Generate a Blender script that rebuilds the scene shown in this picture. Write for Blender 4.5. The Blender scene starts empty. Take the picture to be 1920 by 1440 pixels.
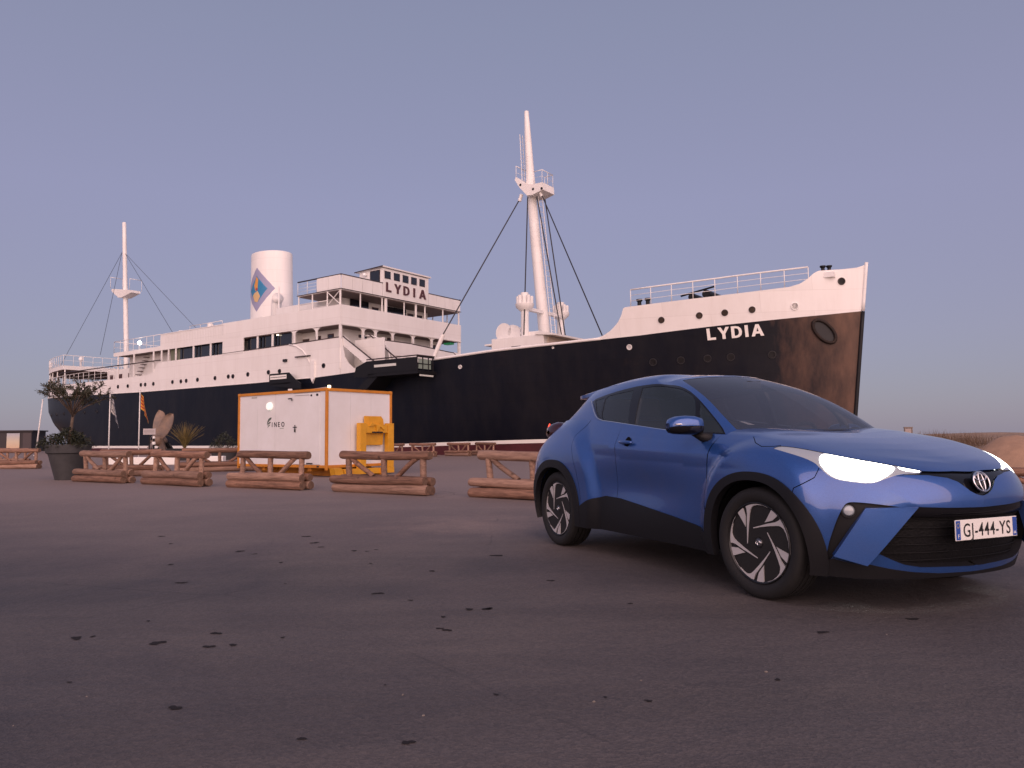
import bpy, bmesh, math, random
import numpy as np
from mathutils import Vector, Matrix, noise as mnoise
from mathutils.geometry import delaunay_2d_cdt, tessellate_polygon

R = math.radians
scene = bpy.context.scene
col = scene.collection
random.seed(7)

# ---------------------------------------------------------------- camera
PITCH, ROLL, CAM_H, FPX = R(4.08), R(0.55), 0.99, 1430.0
cam_d = bpy.data.cameras.new('camera')
cam_d.sensor_width = 36.0
cam_d.lens = FPX / 1920.0 * 36.0
cam_d.clip_start = 0.05
cam_d.clip_end = 20000.0
cam = bpy.data.objects.new('camera', cam_d)
col.objects.link(cam)
_f = Vector((0, math.cos(PITCH), math.sin(PITCH)))
_u = Vector((0, -math.sin(PITCH), math.cos(PITCH)))
_r = Vector((1, 0, 0))
_R = _r * math.cos(ROLL) - _u * math.sin(ROLL)
_U = _u * math.cos(ROLL) + _r * math.sin(ROLL)
cam.matrix_world = Matrix(((_R.x, _U.x, -_f.x, 0), (_R.y, _U.y, -_f.y, 0), (_R.z, _U.z, -_f.z, CAM_H), (0, 0, 0, 1)))
scene.camera = cam

# ---------------------------------------------------------------- sky and light (clear dusk, glow behind the camera)
SUN_EL, SUN_AZ = R(9.0), R(-84.0)          # azimuth of the glow, math angle in the XY plane
world = bpy.data.worlds.new('World')
scene.world = world
world.use_nodes = True
wn, wl = world.node_tree.nodes, world.node_tree.links
wn.clear()
w_out = wn.new('ShaderNodeOutputWorld')
w_bg = wn.new('ShaderNodeBackground')
w_sky = wn.new('ShaderNodeTexSky')
w_sky.sky_type = 'NISHITA'
w_sky.sun_disc = False
w_sky.sun_elevation = SUN_EL
w_sky.sun_rotation = R(90.0) - SUN_AZ
w_sky.altitude = 0.0
w_sky.air_density = 1.0
w_sky.dust_density = 1.0
w_sky.ozone_density = 3.0
# twilight veil: multiple scattering the sky model leaves out; even all round, changing only with height
w_tc = wn.new('ShaderNodeTexCoord')
w_sep = wn.new('ShaderNodeSeparateXYZ')
wl.new(w_tc.outputs['Generated'], w_sep.inputs[0])
w_ramp = wn.new('ShaderNodeValToRGB')
for i, (p_, c_) in enumerate([(0.0, (.245, .215, .292)), (0.12, (.266, .230, .330)), (0.29, (.270, .246, .366)), (0.48, (.236, .234, .334)), (1.0, (.150, .165, .270))]):
    e_ = w_ramp.color_ramp.elements[i] if i < 2 else w_ramp.color_ramp.elements.new(p_)
    e_.position = p_
    e_.color = (*c_, 1)
wl.new(w_sep.outputs['Z'], w_ramp.inputs['Fac'])
def w_scale(sock, k):
    m_ = wn.new('ShaderNodeVectorMath')
    m_.operation = 'SCALE'
    m_.inputs['Scale'].default_value = k
    wl.new(sock, m_.inputs[0])
    return m_.outputs[0]
w_add = wn.new('ShaderNodeVectorMath')
w_add.operation = 'ADD'
wl.new(w_scale(w_sky.outputs[0], 0.2), w_add.inputs[0])
wl.new(w_scale(w_ramp.outputs['Color'], 1 / 0.15), w_add.inputs[1])
wl.new(w_add.outputs[0], w_bg.inputs['Color'])
w_bg.inputs['Strength'].default_value = 0.15
wl.new(w_bg.outputs[0], w_out.inputs['Surface'])

sun_d = bpy.data.lights.new('dusk_glow', 'SUN')
sun_d.energy = 5.0
sun_d.angle = R(112.0)
sun_d.color = (1.0, 0.665, 0.575)
sun = bpy.data.objects.new('dusk_glow', sun_d)
col.objects.link(sun)
_sd = Vector((math.cos(SUN_AZ) * math.cos(SUN_EL), math.sin(SUN_AZ) * math.cos(SUN_EL), math.sin(SUN_EL)))
sun.rotation_euler = _sd.to_track_quat('Z', 'Y').to_euler()
sun.location = (0, -20, 30)

scene.view_settings.view_transform = 'Standard'
scene.view_settings.look = 'None'
scene.view_settings.exposure = 0.0
scene.view_settings.gamma = 1.0
scene.view_settings.use_curve_mapping = False

# ---------------------------------------------------------------- materials
MATS = {}
def mat(name, color, rough=0.6, metal=0.0, var=0.0, vscale=3.0, bump=0.0, bscale=40.0, coat=0.0, spec=0.5,
        emit=None, estr=0.0, alpha=1.0, dark=None, stretch=None, coat_rough=0.05):
    """Principled material; var mixes the colour with `dark` by noise in object space, bump adds fine relief."""
    if name in MATS:
        return MATS[name]
    m = bpy.data.materials.new(name)
    m.use_nodes = True
    nt = m.node_tree
    b = nt.nodes['Principled BSDF']
    b.inputs['Base Color'].default_value = (*color, 1)
    b.inputs['Roughness'].default_value = rough
    b.inputs['Metallic'].default_value = metal
    b.inputs['Specular IOR Level'].default_value = spec
    b.inputs['Coat Weight'].default_value = coat
    b.inputs['Coat Roughness'].default_value = coat_rough
    b.inputs['Alpha'].default_value = alpha
    if emit:
        b.inputs['Emission Color'].default_value = (*emit, 1)
        b.inputs['Emission Strength'].default_value = estr
    if var > 0 or bump > 0:
        tc = nt.nodes.new('ShaderNodeTexCoord')
        src = tc.outputs['Object']
        if stretch:
            mp = nt.nodes.new('ShaderNodeMapping')
            mp.inputs['Scale'].default_value = stretch
            nt.links.new(src, mp.inputs['Vector'])
            src = mp.outputs[0]
    if var > 0:
        n = nt.nodes.new('ShaderNodeTexNoise')
        n.inputs['Scale'].default_value = vscale
        n.inputs['Detail'].default_value = 6
        n.inputs['Roughness'].default_value = 0.65
        nt.links.new(src, n.inputs['Vector'])
        rp = nt.nodes.new('ShaderNodeValToRGB')
        rp.color_ramp.elements[0].position = 0.35
        rp.color_ramp.elements[1].position = 0.7
        dk = dark if dark else tuple(c * (1 - var) for c in color)
        rp.color_ramp.elements[0].color = (*dk, 1)
        rp.color_ramp.elements[1].color = (*color, 1)
        nt.links.new(n.outputs['Fac'], rp.inputs['Fac'])
        nt.links.new(rp.outputs['Color'], b.inputs['Base Color'])
    if bump > 0:
        n2 = nt.nodes.new('ShaderNodeTexNoise')
        n2.inputs['Scale'].default_value = bscale
        n2.inputs['Detail'].default_value = 8
        nt.links.new(src, n2.inputs['Vector'])
        bp = nt.nodes.new('ShaderNodeBump')
        bp.inputs['Strength'].default_value = bump
        bp.inputs['Distance'].default_value = 0.02
        nt.links.new(n2.outputs['Fac'], bp.inputs['Height'])
        nt.links.new(bp.outputs[0], b.inputs['Normal'])
    MATS[name] = m
    return m

# ---------------------------------------------------------------- mesh helpers
class MB:
    """Collects shapes; build() links them as ONE mesh object."""
    def __init__(self):
        self.v, self.f = [], []
    def add(self, vs, fs):
        k = len(self.v)
        self.v.extend([tuple(map(float, p)) for p in vs])
        self.f.extend([tuple(i + k for i in f) for f in fs])
        return self
    def box(self, x0, x1, y0, y1, z0, z1):
        return self.add([(x0, y0, z0), (x1, y0, z0), (x1, y1, z0), (x0, y1, z0), (x0, y0, z1), (x1, y0, z1), (x1, y1, z1), (x0, y1, z1)],
                        [(0, 3, 2, 1), (4, 5, 6, 7), (0, 1, 5, 4), (1, 2, 6, 5), (2, 3, 7, 6), (3, 0, 4, 7)])
    def prism(self, poly, fn, w0, w1):
        """polygon (u,v) extruded from w0 to w1; fn(u,v,w)->xyz"""
        n = len(poly)
        vs = [fn(u, v, w0) for u, v in poly] + [fn(u, v, w1) for u, v in poly]
        if n > 5:
            tri = tessellate_polygon([[Vector((u, v, 0)) for u, v in poly]])
            fs = [tuple(t) for t in tri] + [tuple(i + n for i in t) for t in tri]
        else:
            fs = [tuple(range(n - 1, -1, -1)), tuple(range(n, 2 * n))]
        fs += [(i, (i + 1) % n, n + (i + 1) % n, n + i) for i in range(n)]
        return self.add(vs, fs)
    def tube(self, pts, r, n=8, caps=True):
        pts = [Vector(p) for p in pts]
        rs = r if isinstance(r, (list, tuple)) else [r] * len(pts)
        vs, fs = [], []
        ref = None
        for i, p in enumerate(pts):
            t = (pts[min(i + 1, len(pts) - 1)] - pts[max(i - 1, 0)]).normalized()
            if ref is None:
                ref = Vector((0, 0, 1)) if abs(t.z) < 0.9 else Vector((1, 0, 0))
            a = t.cross(ref).normalized()
            b = t.cross(a).normalized()
            ref = b.cross(t) if False else ref
            for k in range(n):
                q = p + (a * math.cos(2 * math.pi * k / n) + b * math.sin(2 * math.pi * k / n)) * rs[i]
                vs.append(q)
        for i in range(len(pts) - 1):
            for k in range(n):
                fs.append((i * n + k, i * n + (k + 1) % n, (i + 1) * n + (k + 1) % n, (i + 1) * n + k))
        if caps:
            fs.append(tuple(range(n - 1, -1, -1)))
            m = (len(pts) - 1) * n
            fs.append(tuple(range(m, m + n)))
        return self.add(vs, fs)
    def lathe(self, prof, n, fn, close=False):
        """profile [(r, h)] spun about an axis; fn(x, y, h)->xyz"""
        vs, fs = [], []
        for r, h in prof:
            for k in range(n):
                a = 2 * math.pi * k / n
                vs.append(fn(r * math.cos(a), r * math.sin(a), h))
        m = len(prof)
        for i in range(m - 1 if not close else m):
            j = (i + 1) % m
            for k in range(n):
                fs.append((i * n + k, i * n + (k + 1) % n, j * n + (k + 1) % n, j * n + k))
        if not close:
            if prof[0][0] > 1e-6: fs.append(tuple(range(n - 1, -1, -1)))
            if prof[-1][0] > 1e-6: fs.append(tuple(range((m - 1) * n, m * n)))
        return self.add(vs, fs)
    def grid(self, P):
        """P: rows of equal length of points"""
        a, b = len(P), len(P[0])
        return self.add([p for row in P for p in row],
                        [(i * b + j, i * b + j + 1, (i + 1) * b + j + 1, (i + 1) * b + j) for i in range(a - 1) for j in range(b - 1)])
    def build(self, name, material=None, parent=None, smooth=False, angle=None, bevel=0.0, recalc=True):
        me = bpy.data.meshes.new(name)
        me.from_pydata(self.v, [], self.f)
        if recalc or bevel > 0:
            bm = bmesh.new()
            bm.from_mesh(me)
            bmesh.ops.remove_doubles(bm, verts=bm.verts, dist=1e-5)
            bmesh.ops.recalc_face_normals(bm, faces=bm.faces)
            if bevel > 0:
                es = [e for e in bm.edges if len(e.link_faces) == 2 and e.calc_face_angle(0) > 0.5]
                bmesh.ops.bevel(bm, geom=es, offset=bevel, segments=2, affect='EDGES', profile=0.5)
            bm.to_mesh(me)
            bm.free()
        o = bpy.data.objects.new(name, me)
        col.objects.link(o)
        if material:
            me.materials.append(material)
        if parent:
            o.parent = parent
        if smooth or angle:
            for p in me.polygons:
                p.use_smooth = True
            if angle:
                me.set_sharp_from_angle(angle=angle)
        return o

def thing(name, label, cat, loc=(0, 0, 0), rz=0.0, group=None):
    o = bpy.data.objects.new(name, None)
    col.objects.link(o)
    o.location = loc
    o.rotation_euler = (0, 0, rz)
    o.empty_display_size = 0.3
    return tag(o, label, cat, group)
def tag(o, label, cat, group=None, kind=None):
    o['label'] = label
    o['category'] = cat
    if group: o['group'] = group
    if kind: o['kind'] = kind
    return o
def struct(o):
    o['kind'] = 'structure'
    return o
def text_mesh(body, size, fn, depth=0.004, sx=1.0, spacing=1.0, bold=0.0):
    """Lettering turned into a mesh builder; fn(u, v, w)->xyz, text starts at u=0 on the baseline; returns (MB, width)"""
    cu = bpy.data.curves.new('lettering', 'FONT')
    cu.body = body
    cu.size = size
    cu.space_character = spacing
    cu.extrude = depth / 2
    cu.offset = bold
    cu.resolution_u = 4
    ob = bpy.data.objects.new('lettering', cu)
    col.objects.link(ob)
    dg = bpy.context.evaluated_depsgraph_get()
    me = ob.evaluated_get(dg).to_mesh()
    vs = [v.co.copy() for v in me.vertices]
    fs = [tuple(p.vertices) for p in me.polygons]
    w = max(v.x for v in vs) * sx
    ob.evaluated_get(dg).to_mesh_clear()
    bpy.data.objects.remove(ob)
    bpy.data.curves.remove(cu)
    return MB().add([fn(v.x * sx, v.y, v.z + depth / 2) for v in vs], fs), w
def copy_tree(o, parent=None):
    c = o.copy()
    col.objects.link(c)
    if parent: c.parent = parent
    for ch in o.children:
        copy_tree(ch, c)
    return c

# ================================================================ THE SETTING
def asphalt_material():
    m = bpy.data.materials.new('asphalt')
    m.use_nodes = True
    nt = m.node_tree
    N, L = nt.nodes, nt.links
    b = N['Principled BSDF']
    geo = N.new('ShaderNodeNewGeometry')
    pos = geo.outputs['Position']
    def noise(scale, detail=5, rough=0.6, vec=None, dist=0.0):
        n = N.new('ShaderNodeTexNoise')
        n.inputs['Scale'].default_value = scale
        n.inputs['Detail'].default_value = detail
        n.inputs['Roughness'].default_value = rough
        n.inputs['Distortion'].default_value = dist
        L.new(vec if vec else pos, n.inputs['Vector'])
        return n.outputs['Fac']
    def ramp(src, p0, p1, c0, c1):
        r = N.new('ShaderNodeValToRGB')
        r.color_ramp.elements[0].position, r.color_ramp.elements[1].position = p0, p1
        r.color_ramp.elements[0].color, r.color_ramp.elements[1].color = (*c0, 1), (*c1, 1)
        L.new(src, r.inputs['Fac'])
        return r.outputs['Color']
    def mix(a, b_, fac, mode='MIX'):
        x = N.new('ShaderNodeMix')
        x.data_type = 'RGBA'
        x.blend_type = mode
        for sock, val in ((x.inputs[0], fac), (x.inputs[6], a), (x.inputs[7], b_)):
            if hasattr(val, 'is_output'): L.new(val, sock)
            elif isinstance(val, tuple): sock.default_value = (*val, 1)
            else: sock.default_value = val
        return x.outputs[2]
    def ramp2(src):
        mr_ = N.new('ShaderNodeMapRange')
        mr_.inputs['From Min'].default_value, mr_.inputs['From Max'].default_value = 1.0, 2.4
        mr_.inputs['To Min'].default_value, mr_.inputs['To Max'].default_value = 0.7, 0.0
        L.new(src, mr_.inputs['Value'])
        return mr_.outputs[0]
    # broad tone: worn tracks and old repairs
    base = ramp(noise(0.30, 4, 0.55, dist=0.8), 0.36, 0.66, (0.060, 0.056, 0.061), (0.100, 0.088, 0.083))
    patch = ramp(noise(0.9, 6, 0.62, dist=0.4), 0.30, 0.72, (0.84, 0.84, 0.86), (1.14, 1.10, 1.06))
    c = mix(base, patch, 1.0, 'MULTIPLY')
    # streaks left by traffic and blown sand, running across the view
    mp = N.new('ShaderNodeMapping')
    mp.inputs['Scale'].default_value = (0.10, 0.75, 1)
    mp.inputs['Rotation'].default_value = (0, 0, R(14))
    L.new(pos, mp.inputs['Vector'])
    st = ramp(noise(1.1, 5, 0.6, mp.outputs[0], 0.5), 0.46, 0.78, (0, 0, 0), (0.32, 0.32, 0.32))
    c = mix(c, (0.21, 0.18, 0.165), st)
    # colour pales past ragged border: grazing sheen and vignette painted in, besides sandier surface
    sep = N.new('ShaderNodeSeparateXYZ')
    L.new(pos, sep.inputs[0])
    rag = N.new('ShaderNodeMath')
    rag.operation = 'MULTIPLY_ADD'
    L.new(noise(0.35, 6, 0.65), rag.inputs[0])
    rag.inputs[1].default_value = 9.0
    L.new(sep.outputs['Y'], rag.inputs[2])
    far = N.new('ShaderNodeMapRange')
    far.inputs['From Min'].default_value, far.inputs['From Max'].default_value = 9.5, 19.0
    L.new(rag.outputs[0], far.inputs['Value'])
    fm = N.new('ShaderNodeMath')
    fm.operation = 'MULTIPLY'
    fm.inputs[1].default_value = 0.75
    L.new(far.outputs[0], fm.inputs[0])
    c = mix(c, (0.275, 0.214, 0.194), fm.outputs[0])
    # a pale ragged-edged patch on the lane behind the car
    dp = N.new('ShaderNodeVectorMath')
    dp.operation = 'DISTANCE'
    dp.inputs[1].default_value = (-0.45, 8.9, 0.0)
    L.new(pos, dp.inputs[0])
    dn = N.new('ShaderNodeMath')
    dn.operation = 'MULTIPLY_ADD'
    L.new(noise(1.7, 7, 0.7), dn.inputs[0])
    dn.inputs[1].default_value = 2.2
    L.new(dp.outputs['Value'], dn.inputs[2])
    c = mix(c, (0.30, 0.225, 0.19), ramp2(dn.outputs[0]))
    # aggregate: light and dark stones
    v = N.new('ShaderNodeTexVoronoi')
    v.inputs['Scale'].default_value = 85
    L.new(pos, v.inputs['Vector'])
    sp = N.new('ShaderNodeSeparateColor')
    L.new(v.outputs['Color'], sp.inputs[0])
    agg = ramp(sp.outputs[0], 0.1, 0.95, (0.55, 0.55, 0.56), (1.55, 1.5, 1.45))
    c = mix(c, agg, 0.32, 'MULTIPLY')
    fine = ramp(noise(260, 2, 0.5), 0.3, 0.7, (0.7, 0.7, 0.7), (1.25, 1.25, 1.25))
    c = mix(c, fine, 0.4, 'MULTIPLY')
    # dry pale scuffs
    scf = ramp(noise(2.6, 8, 0.7, dist=1.2), 0.62, 0.80, (0, 0, 0), (0.28, 0.28, 0.28))
    c = mix(c, (0.20, 0.17, 0.15), scf)
    # hairline cracks
    vc = N.new('ShaderNodeTexVoronoi')
    vc.feature = 'DISTANCE_TO_EDGE'
    vc.inputs['Scale'].default_value = 0.33
    wob = N.new('ShaderNodeMix')
    wob.data_type = 'VECTOR'
    wob.inputs[0].default_value = 0.10
    nw = N.new('ShaderNodeTexNoise')
    nw.inputs['Scale'].default_value = 1.6
    nw.inputs['Detail'].default_value = 6
    L.new(pos, nw.inputs['Vector'])
    L.new(pos, wob.inputs[4])
    L.new(nw.outputs['Color'], wob.inputs[5])
    L.new(wob.outputs[1], vc.inputs['Vector'])
    crack = ramp(vc.outputs['Distance'], 0.0, 0.004, (1, 1, 1), (0, 0, 0))
    cm = N.new('ShaderNodeMath')
    cm.operation = 'MULTIPLY'
    L.new(crack, cm.inputs[0])
    L.new(ramp(noise(0.5, 3), 0.5, 0.62, (0, 0, 0), (0.55, 0.55, 0.55)), cm.inputs[1])
    c = mix(c, (0.03, 0.028, 0.03), cm.outputs[0])
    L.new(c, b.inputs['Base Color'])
    b.inputs['Roughness'].default_value = 0.74
    b.inputs['Specular IOR Level'].default_value = 0.4
    bp = N.new('ShaderNodeBump')
    bp.inputs['Strength'].default_value = 0.26
    bp.inputs['Distance'].default_value = 0.008
    L.new(v.outputs['Distance'], bp.inputs['Height'])
    bp2 = N.new('ShaderNodeBump')
    bp2.inputs['Strength'].default_value = 0.35
    bp2.inputs['Distance'].default_value = 0.05
    L.new(noise(7, 6, 0.65), bp2.inputs['Height'])
    L.new(bp.outputs[0], bp2.inputs['Normal'])
    L.new(bp2.outputs[0], b.inputs['Normal'])
    return m

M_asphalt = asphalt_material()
M_sand = mat('sand', (0.36, 0.27, 0.20), 0.95, var=0.35, vscale=1.2, bump=0.5, bscale=12)
M_water = mat('sea_water', (0.05, 0.07, 0.10), 0.18, bump=0.25, bscale=0.6)

struct(MB().add([(-2500, -60, -0.02), (4000, -60, -0.02), (4000, 260, -0.02), (150, 150, -0.02), (-75, 118, -0.02), (-2500, 60, -0.02)], [(0, 1, 2, 3, 4, 5)]).build('ground', M_sand))
struct(MB().add([(-9000, -80, -0.6), (9000, -80, -0.6), (9000, 12000, -0.6), (-9000, 12000, -0.6)], [(0, 1, 2, 3)]).build('sea', M_water))
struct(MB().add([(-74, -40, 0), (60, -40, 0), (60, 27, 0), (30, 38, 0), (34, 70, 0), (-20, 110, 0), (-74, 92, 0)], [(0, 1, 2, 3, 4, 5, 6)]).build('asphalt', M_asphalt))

# tar and oil drips on the asphalt (irregular flat blots, 3 mm proud)
SPOTS = [(575, 1006, 8), (303, 1006, 6), (320, 1020, 5), (450, 1034, 9), (478, 1039, 5), (590, 1018, 9), (602, 1026, 6), (664, 1033, 7), (688, 1034, 4), (705, 1031, 4),
         (932, 1042, 11), (810, 1071, 7), (340, 1093, 9), (320, 1059, 6), (527, 1055, 5), (709, 1113, 10), (770, 1126, 5), (880, 1143, 9), (914, 1142, 11), (831, 1157, 6),
         (824, 1179, 7), (838, 1182, 9), (143, 1197, 11), (174, 1194, 5), (295, 1206, 14), (405, 1188, 10), (392, 1213, 10), (437, 1210, 8), (278, 1165, 4), (530, 1196, 5),
         (328, 1328, 12), (566, 1386, 8), (765, 1393, 12), (930, 1303, 5), (1542, 1186, 10), (1712, 1161, 10), (1216, 1315, 7), (1033, 1089, 7), (916, 1142, 6), (1182, 1132, 5),
         (1135, 1308, 4), (1458, 1275, 6), (130, 1280, 4), (722, 1285, 3), (695, 1057, 4), (535, 1095, 3)]
def px_ground(x, y):
    d = _f + _R * ((x - 960) / FPX) + _U * ((720 - y) / FPX)
    t = -CAM_H / d.z
    return d.x * t, d.y * t
mb = MB()
for (sx_, sy_, sw) in SPOTS:
    gx, gy = px_ground(sx_, sy_)
    w = sw * 0.9 * math.hypot(gx, gy) / FPX
    a0 = random.uniform(-0.5, 0.5)
    n = 16
    pts = []
    ph = [random.uniform(0, 6.28) for _ in range(3)]
    for k in range(n):
        a = 2 * math.pi * k / n
        rr_ = 1 + 0.28 * math.sin(2 * a + ph[0]) + 0.2 * math.sin(3 * a + ph[1]) + 0.14 * math.sin(5 * a + ph[2])
        x_, y_ = w * rr_ * math.cos(a), 0.8 * w * rr_ * math.sin(a)
        pts.append((gx + x_ * math.cos(a0) - y_ * math.sin(a0), gy + x_ * math.sin(a0) + y_ * math.cos(a0), 0.003))
    mb.add(pts, [tuple(range(n))])
spots = mb.build('tar_spots', mat('tar', (0.026, 0.024, 0.026), 0.9, spec=0.1))
rnd_ = random.Random(41)
pb = MB()
for k in range(14):
    gx, gy = px_ground(rnd_.uniform(-100, 2000), 900 + 560 * rnd_.random() ** 0.8)
    r_ = rnd_.uniform(0.003, 0.007)
    ph_ = rnd_.uniform(0, 6.28)
    vs_ = []
    for (rr0, hh) in ((1.0, 0.0), (0.9, 0.55), (0.45, 0.95)):
        for q in range(7):
            a_ = ph_ + 2 * math.pi * q / 7
            k_ = 1 + 0.25 * math.sin(2 * a_ + k)
            vs_.append((gx + r_ * rr0 * k_ * math.cos(a_), gy + r_ * rr0 * k_ * math.sin(a_) * 0.8, r_ * hh))
    fs_ = [(i * 7 + q, i * 7 + (q + 1) % 7, (i + 1) * 7 + (q + 1) % 7, (i + 1) * 7 + q) for i in range(2) for q in range(7)] + [tuple(range(14, 21))]
    pb.add(vs_, fs_)
tag(pb.build('pebbles', mat('pebble', (0.22, 0.19, 0.17), 0.9, var=0.4, vscale=0.7)), 'tiny pale pebbles scattered loosely over the asphalt', 'pebbles', kind='stuff')
tag(spots, 'small dark tar and oil blots scattered over the grey asphalt', 'tar spots', kind='stuff')

# ================================================================ THE SHIP
TH = R(36.0)
SHIP_O = (-11.75 + 6.4 * math.sin(TH), 52.0 + 6.4 * math.cos(TH), 0)
ship = thing('passenger_ship', 'long black and white passenger ship beached beside the car park, funnel and two masts', 'ship', SHIP_O, -TH)
def S(s, n, z):                      # s forward, n to starboard (the side in view), z up
    return (s, -n, z)

def ship_paint(name, color, dirt, rust, amount, streak=(0.9, 0.9, 0.10), seam=0.35):
    """ship paint with vertical run-off streaks, plate seams and rust"""
    m = bpy.data.materials.new(name)
    m.use_nodes = True
    nt = m.node_tree
    N, L = nt.nodes, nt.links
    b = N['Principled BSDF']
    tc = N.new('ShaderNodeTexCoord')
    mp = N.new('ShaderNodeMapping')
    mp.inputs['Scale'].default_value = streak
    L.new(tc.outputs['Object'], mp.inputs['Vector'])
    n1 = N.new('ShaderNodeTexNoise')
    n1.inputs['Scale'].default_value = 1.6
    n1.inputs['Detail'].default_value = 7
    n1.inputs['Roughness'].default_value = 0.7
    L.new(mp.outputs[0], n1.inputs['Vector'])
    r1 = N.new('ShaderNodeValToRGB')
    r1.color_ramp.elements[0].position, r1.color_ramp.elements[1].position = 0.42, 0.78
    r1.color_ramp.elements[0].color = (*color, 1)
    r1.color_ramp.elements[1].color = (*dirt, 1)
    L.new(n1.outputs['Fac'], r1.inputs['Fac'])
    n2 = N.new('ShaderNodeTexNoise')
    n2.inputs['Scale'].default_value = 0.55
    n2.inputs['Detail'].default_value = 8
    n2.inputs['Roughness'].default_value = 0.75
    L.new(tc.outputs['Object'], n2.inputs['Vector'])
    r2 = N.new('ShaderNodeValToRGB')
    r2.color_ramp.elements[0].position, r2.color_ramp.elements[1].position = 0.60, 0.80
    r2.color_ramp.elements[0].color = (0, 0, 0, 1)
    r2.color_ramp.elements[1].color = (amount, amount, amount, 1)
    L.new(n2.outputs['Fac'], r2.inputs['Fac'])
    mx = N.new('ShaderNodeMix')
    mx.data_type = 'RGBA'
    L.new(r2.outputs['Color'], mx.inputs[0])
    L.new(r1.outputs['Color'], mx.inputs[6])
    mx.inputs[7].default_value = (*rust, 1)
    L.new(mx.outputs[2], b.inputs['Base Color'])
    b.inputs['Roughness'].default_value = 0.5
    # riveted plate seams
    cx_ = N.new('ShaderNodeSeparateXYZ')
    L.new(tc.outputs['Object'], cx_.inputs[0])
    cc_ = N.new('ShaderNodeCombineXYZ')
    L.new(cx_.outputs['X'], cc_.inputs['X'])
    L.new(cx_.outputs['Z'], cc_.inputs['Y'])
    bk = N.new('ShaderNodeTexBrick')
    bk.inputs['Scale'].default_value = 1.0
    bk.inputs['Brick Width'].default_value = 4.6
    bk.inputs['Row Height'].default_value = 1.05
    bk.inputs['Mortar Size'].default_value = 0.018
    bk.inputs['Mortar Smooth'].default_value = 0.4
    bk.inputs['Color1'].default_value = (0.86, 0.86, 0.86, 1)
    bk.inputs['Color2'].default_value = (1.0, 1.0, 1.0, 1)
    bk.inputs['Mortar'].default_value = (0.72, 0.70, 0.68, 1)
    L.new(cc_.outputs[0], bk.inputs['Vector'])
    ms = N.new('ShaderNodeMix')
    ms.data_type = 'RGBA'
    ms.blend_type = 'MULTIPLY'
    ms.inputs[0].default_value = seam
    L.new(r1.outputs['Color'], ms.inputs[6])
    L.new(bk.outputs['Color'], ms.inputs[7])
    L.new(ms.outputs[2], mx.inputs[6])
    bp = N.new('ShaderNodeBump')
    bp.inputs['Strength'].default_value = 0.3
    bp.inputs['Distance'].default_value = 0.06
    n3 = N.new('ShaderNodeTexNoise')
    n3.inputs['Scale'].default_value = 0.9
    n3.inputs['Detail'].default_value = 3
    L.new(tc.outputs['Object'], n3.inputs['Vector'])
    L.new(n3.outputs['Fac'], bp.inputs['Height'])
    L.new(bp.outputs[0], b.inputs['Normal'])
    return m, mx, N, L, b

M_white = ship_paint('ship_white', (0.83, 0.81, 0.79), (0.76, 0.73, 0.70), (0.45, 0.30, 0.20), 0.10)[0]
M_black, _mx, _N, _L, _b = ship_paint('hull_black', (0.0024, 0.0040, 0.0105), (0.012, 0.012, 0.016), (0.030, 0.021, 0.019), 0.45, (0.5, 0.5, 0.12), 1.0)
_b.inputs['Roughness'].default_value = 0.40
_b.inputs['Specular IOR Level'].default_value = 0.25
# salt and rust staining that has grown on the bow plating, from about 24 m forward to the stem
_tc = _N.new('ShaderNodeTexCoord')
_sp = _N.new('ShaderNodeSeparateXYZ')
_L.new(_tc.outputs['Object'], _sp.inputs[0])
_nz = _N.new('ShaderNodeTexNoise')
_nz.inputs['Scale'].default_value = 0.55
_nz.inputs['Detail'].default_value = 7
_nz.inputs['Roughness'].default_value = 0.62
_mpp = _N.new('ShaderNodeMapping')
_mpp.inputs['Scale'].default_value = (2.2, 2.2, 0.75)
_L.new(_tc.outputs['Object'], _mpp.inputs['Vector'])
_L.new(_mpp.outputs[0], _nz.inputs['Vector'])
_mr = _N.new('ShaderNodeMapRange')
_mr.inputs['From Min'].default_value = 25.5
_mr.inputs['From Max'].default_value = 31.8
_mr.inputs['To Min'].default_value = -0.55
_mr.inputs['To Max'].default_value = 0.24
_L.new(_sp.outputs['X'], _mr.inputs['Value'])
_ad = _N.new('ShaderNodeMath')
_ad.operation = 'ADD'
_L.new(_mr.outputs[0], _ad.inputs[0])
_L.new(_nz.outputs['Fac'], _ad.inputs[1])
_rr = _N.new('ShaderNodeValToRGB')
_rr.color_ramp.elements[0].position, _rr.color_ramp.elements[1].position = 0.28, 0.80
_rr.color_ramp.elements[0].color = (0, 0, 0, 1)
_rr.color_ramp.elements[1].color = (0.85, 0.85, 0.85, 1)
_L.new(_ad.outputs[0], _rr.inputs['Fac'])
_m2 = _N.new('ShaderNodeMix')
_m2.data_type = 'RGBA'
_L.new(_rr.outputs['Color'], _m2.inputs[0])
_L.new(_mx.outputs[2], _m2.inputs[6])
_m2.inputs[7].default_value = (0.155, 0.085, 0.058, 1)
_L.new(_m2.outputs[2], _b.inputs['Base Color'])

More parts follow.
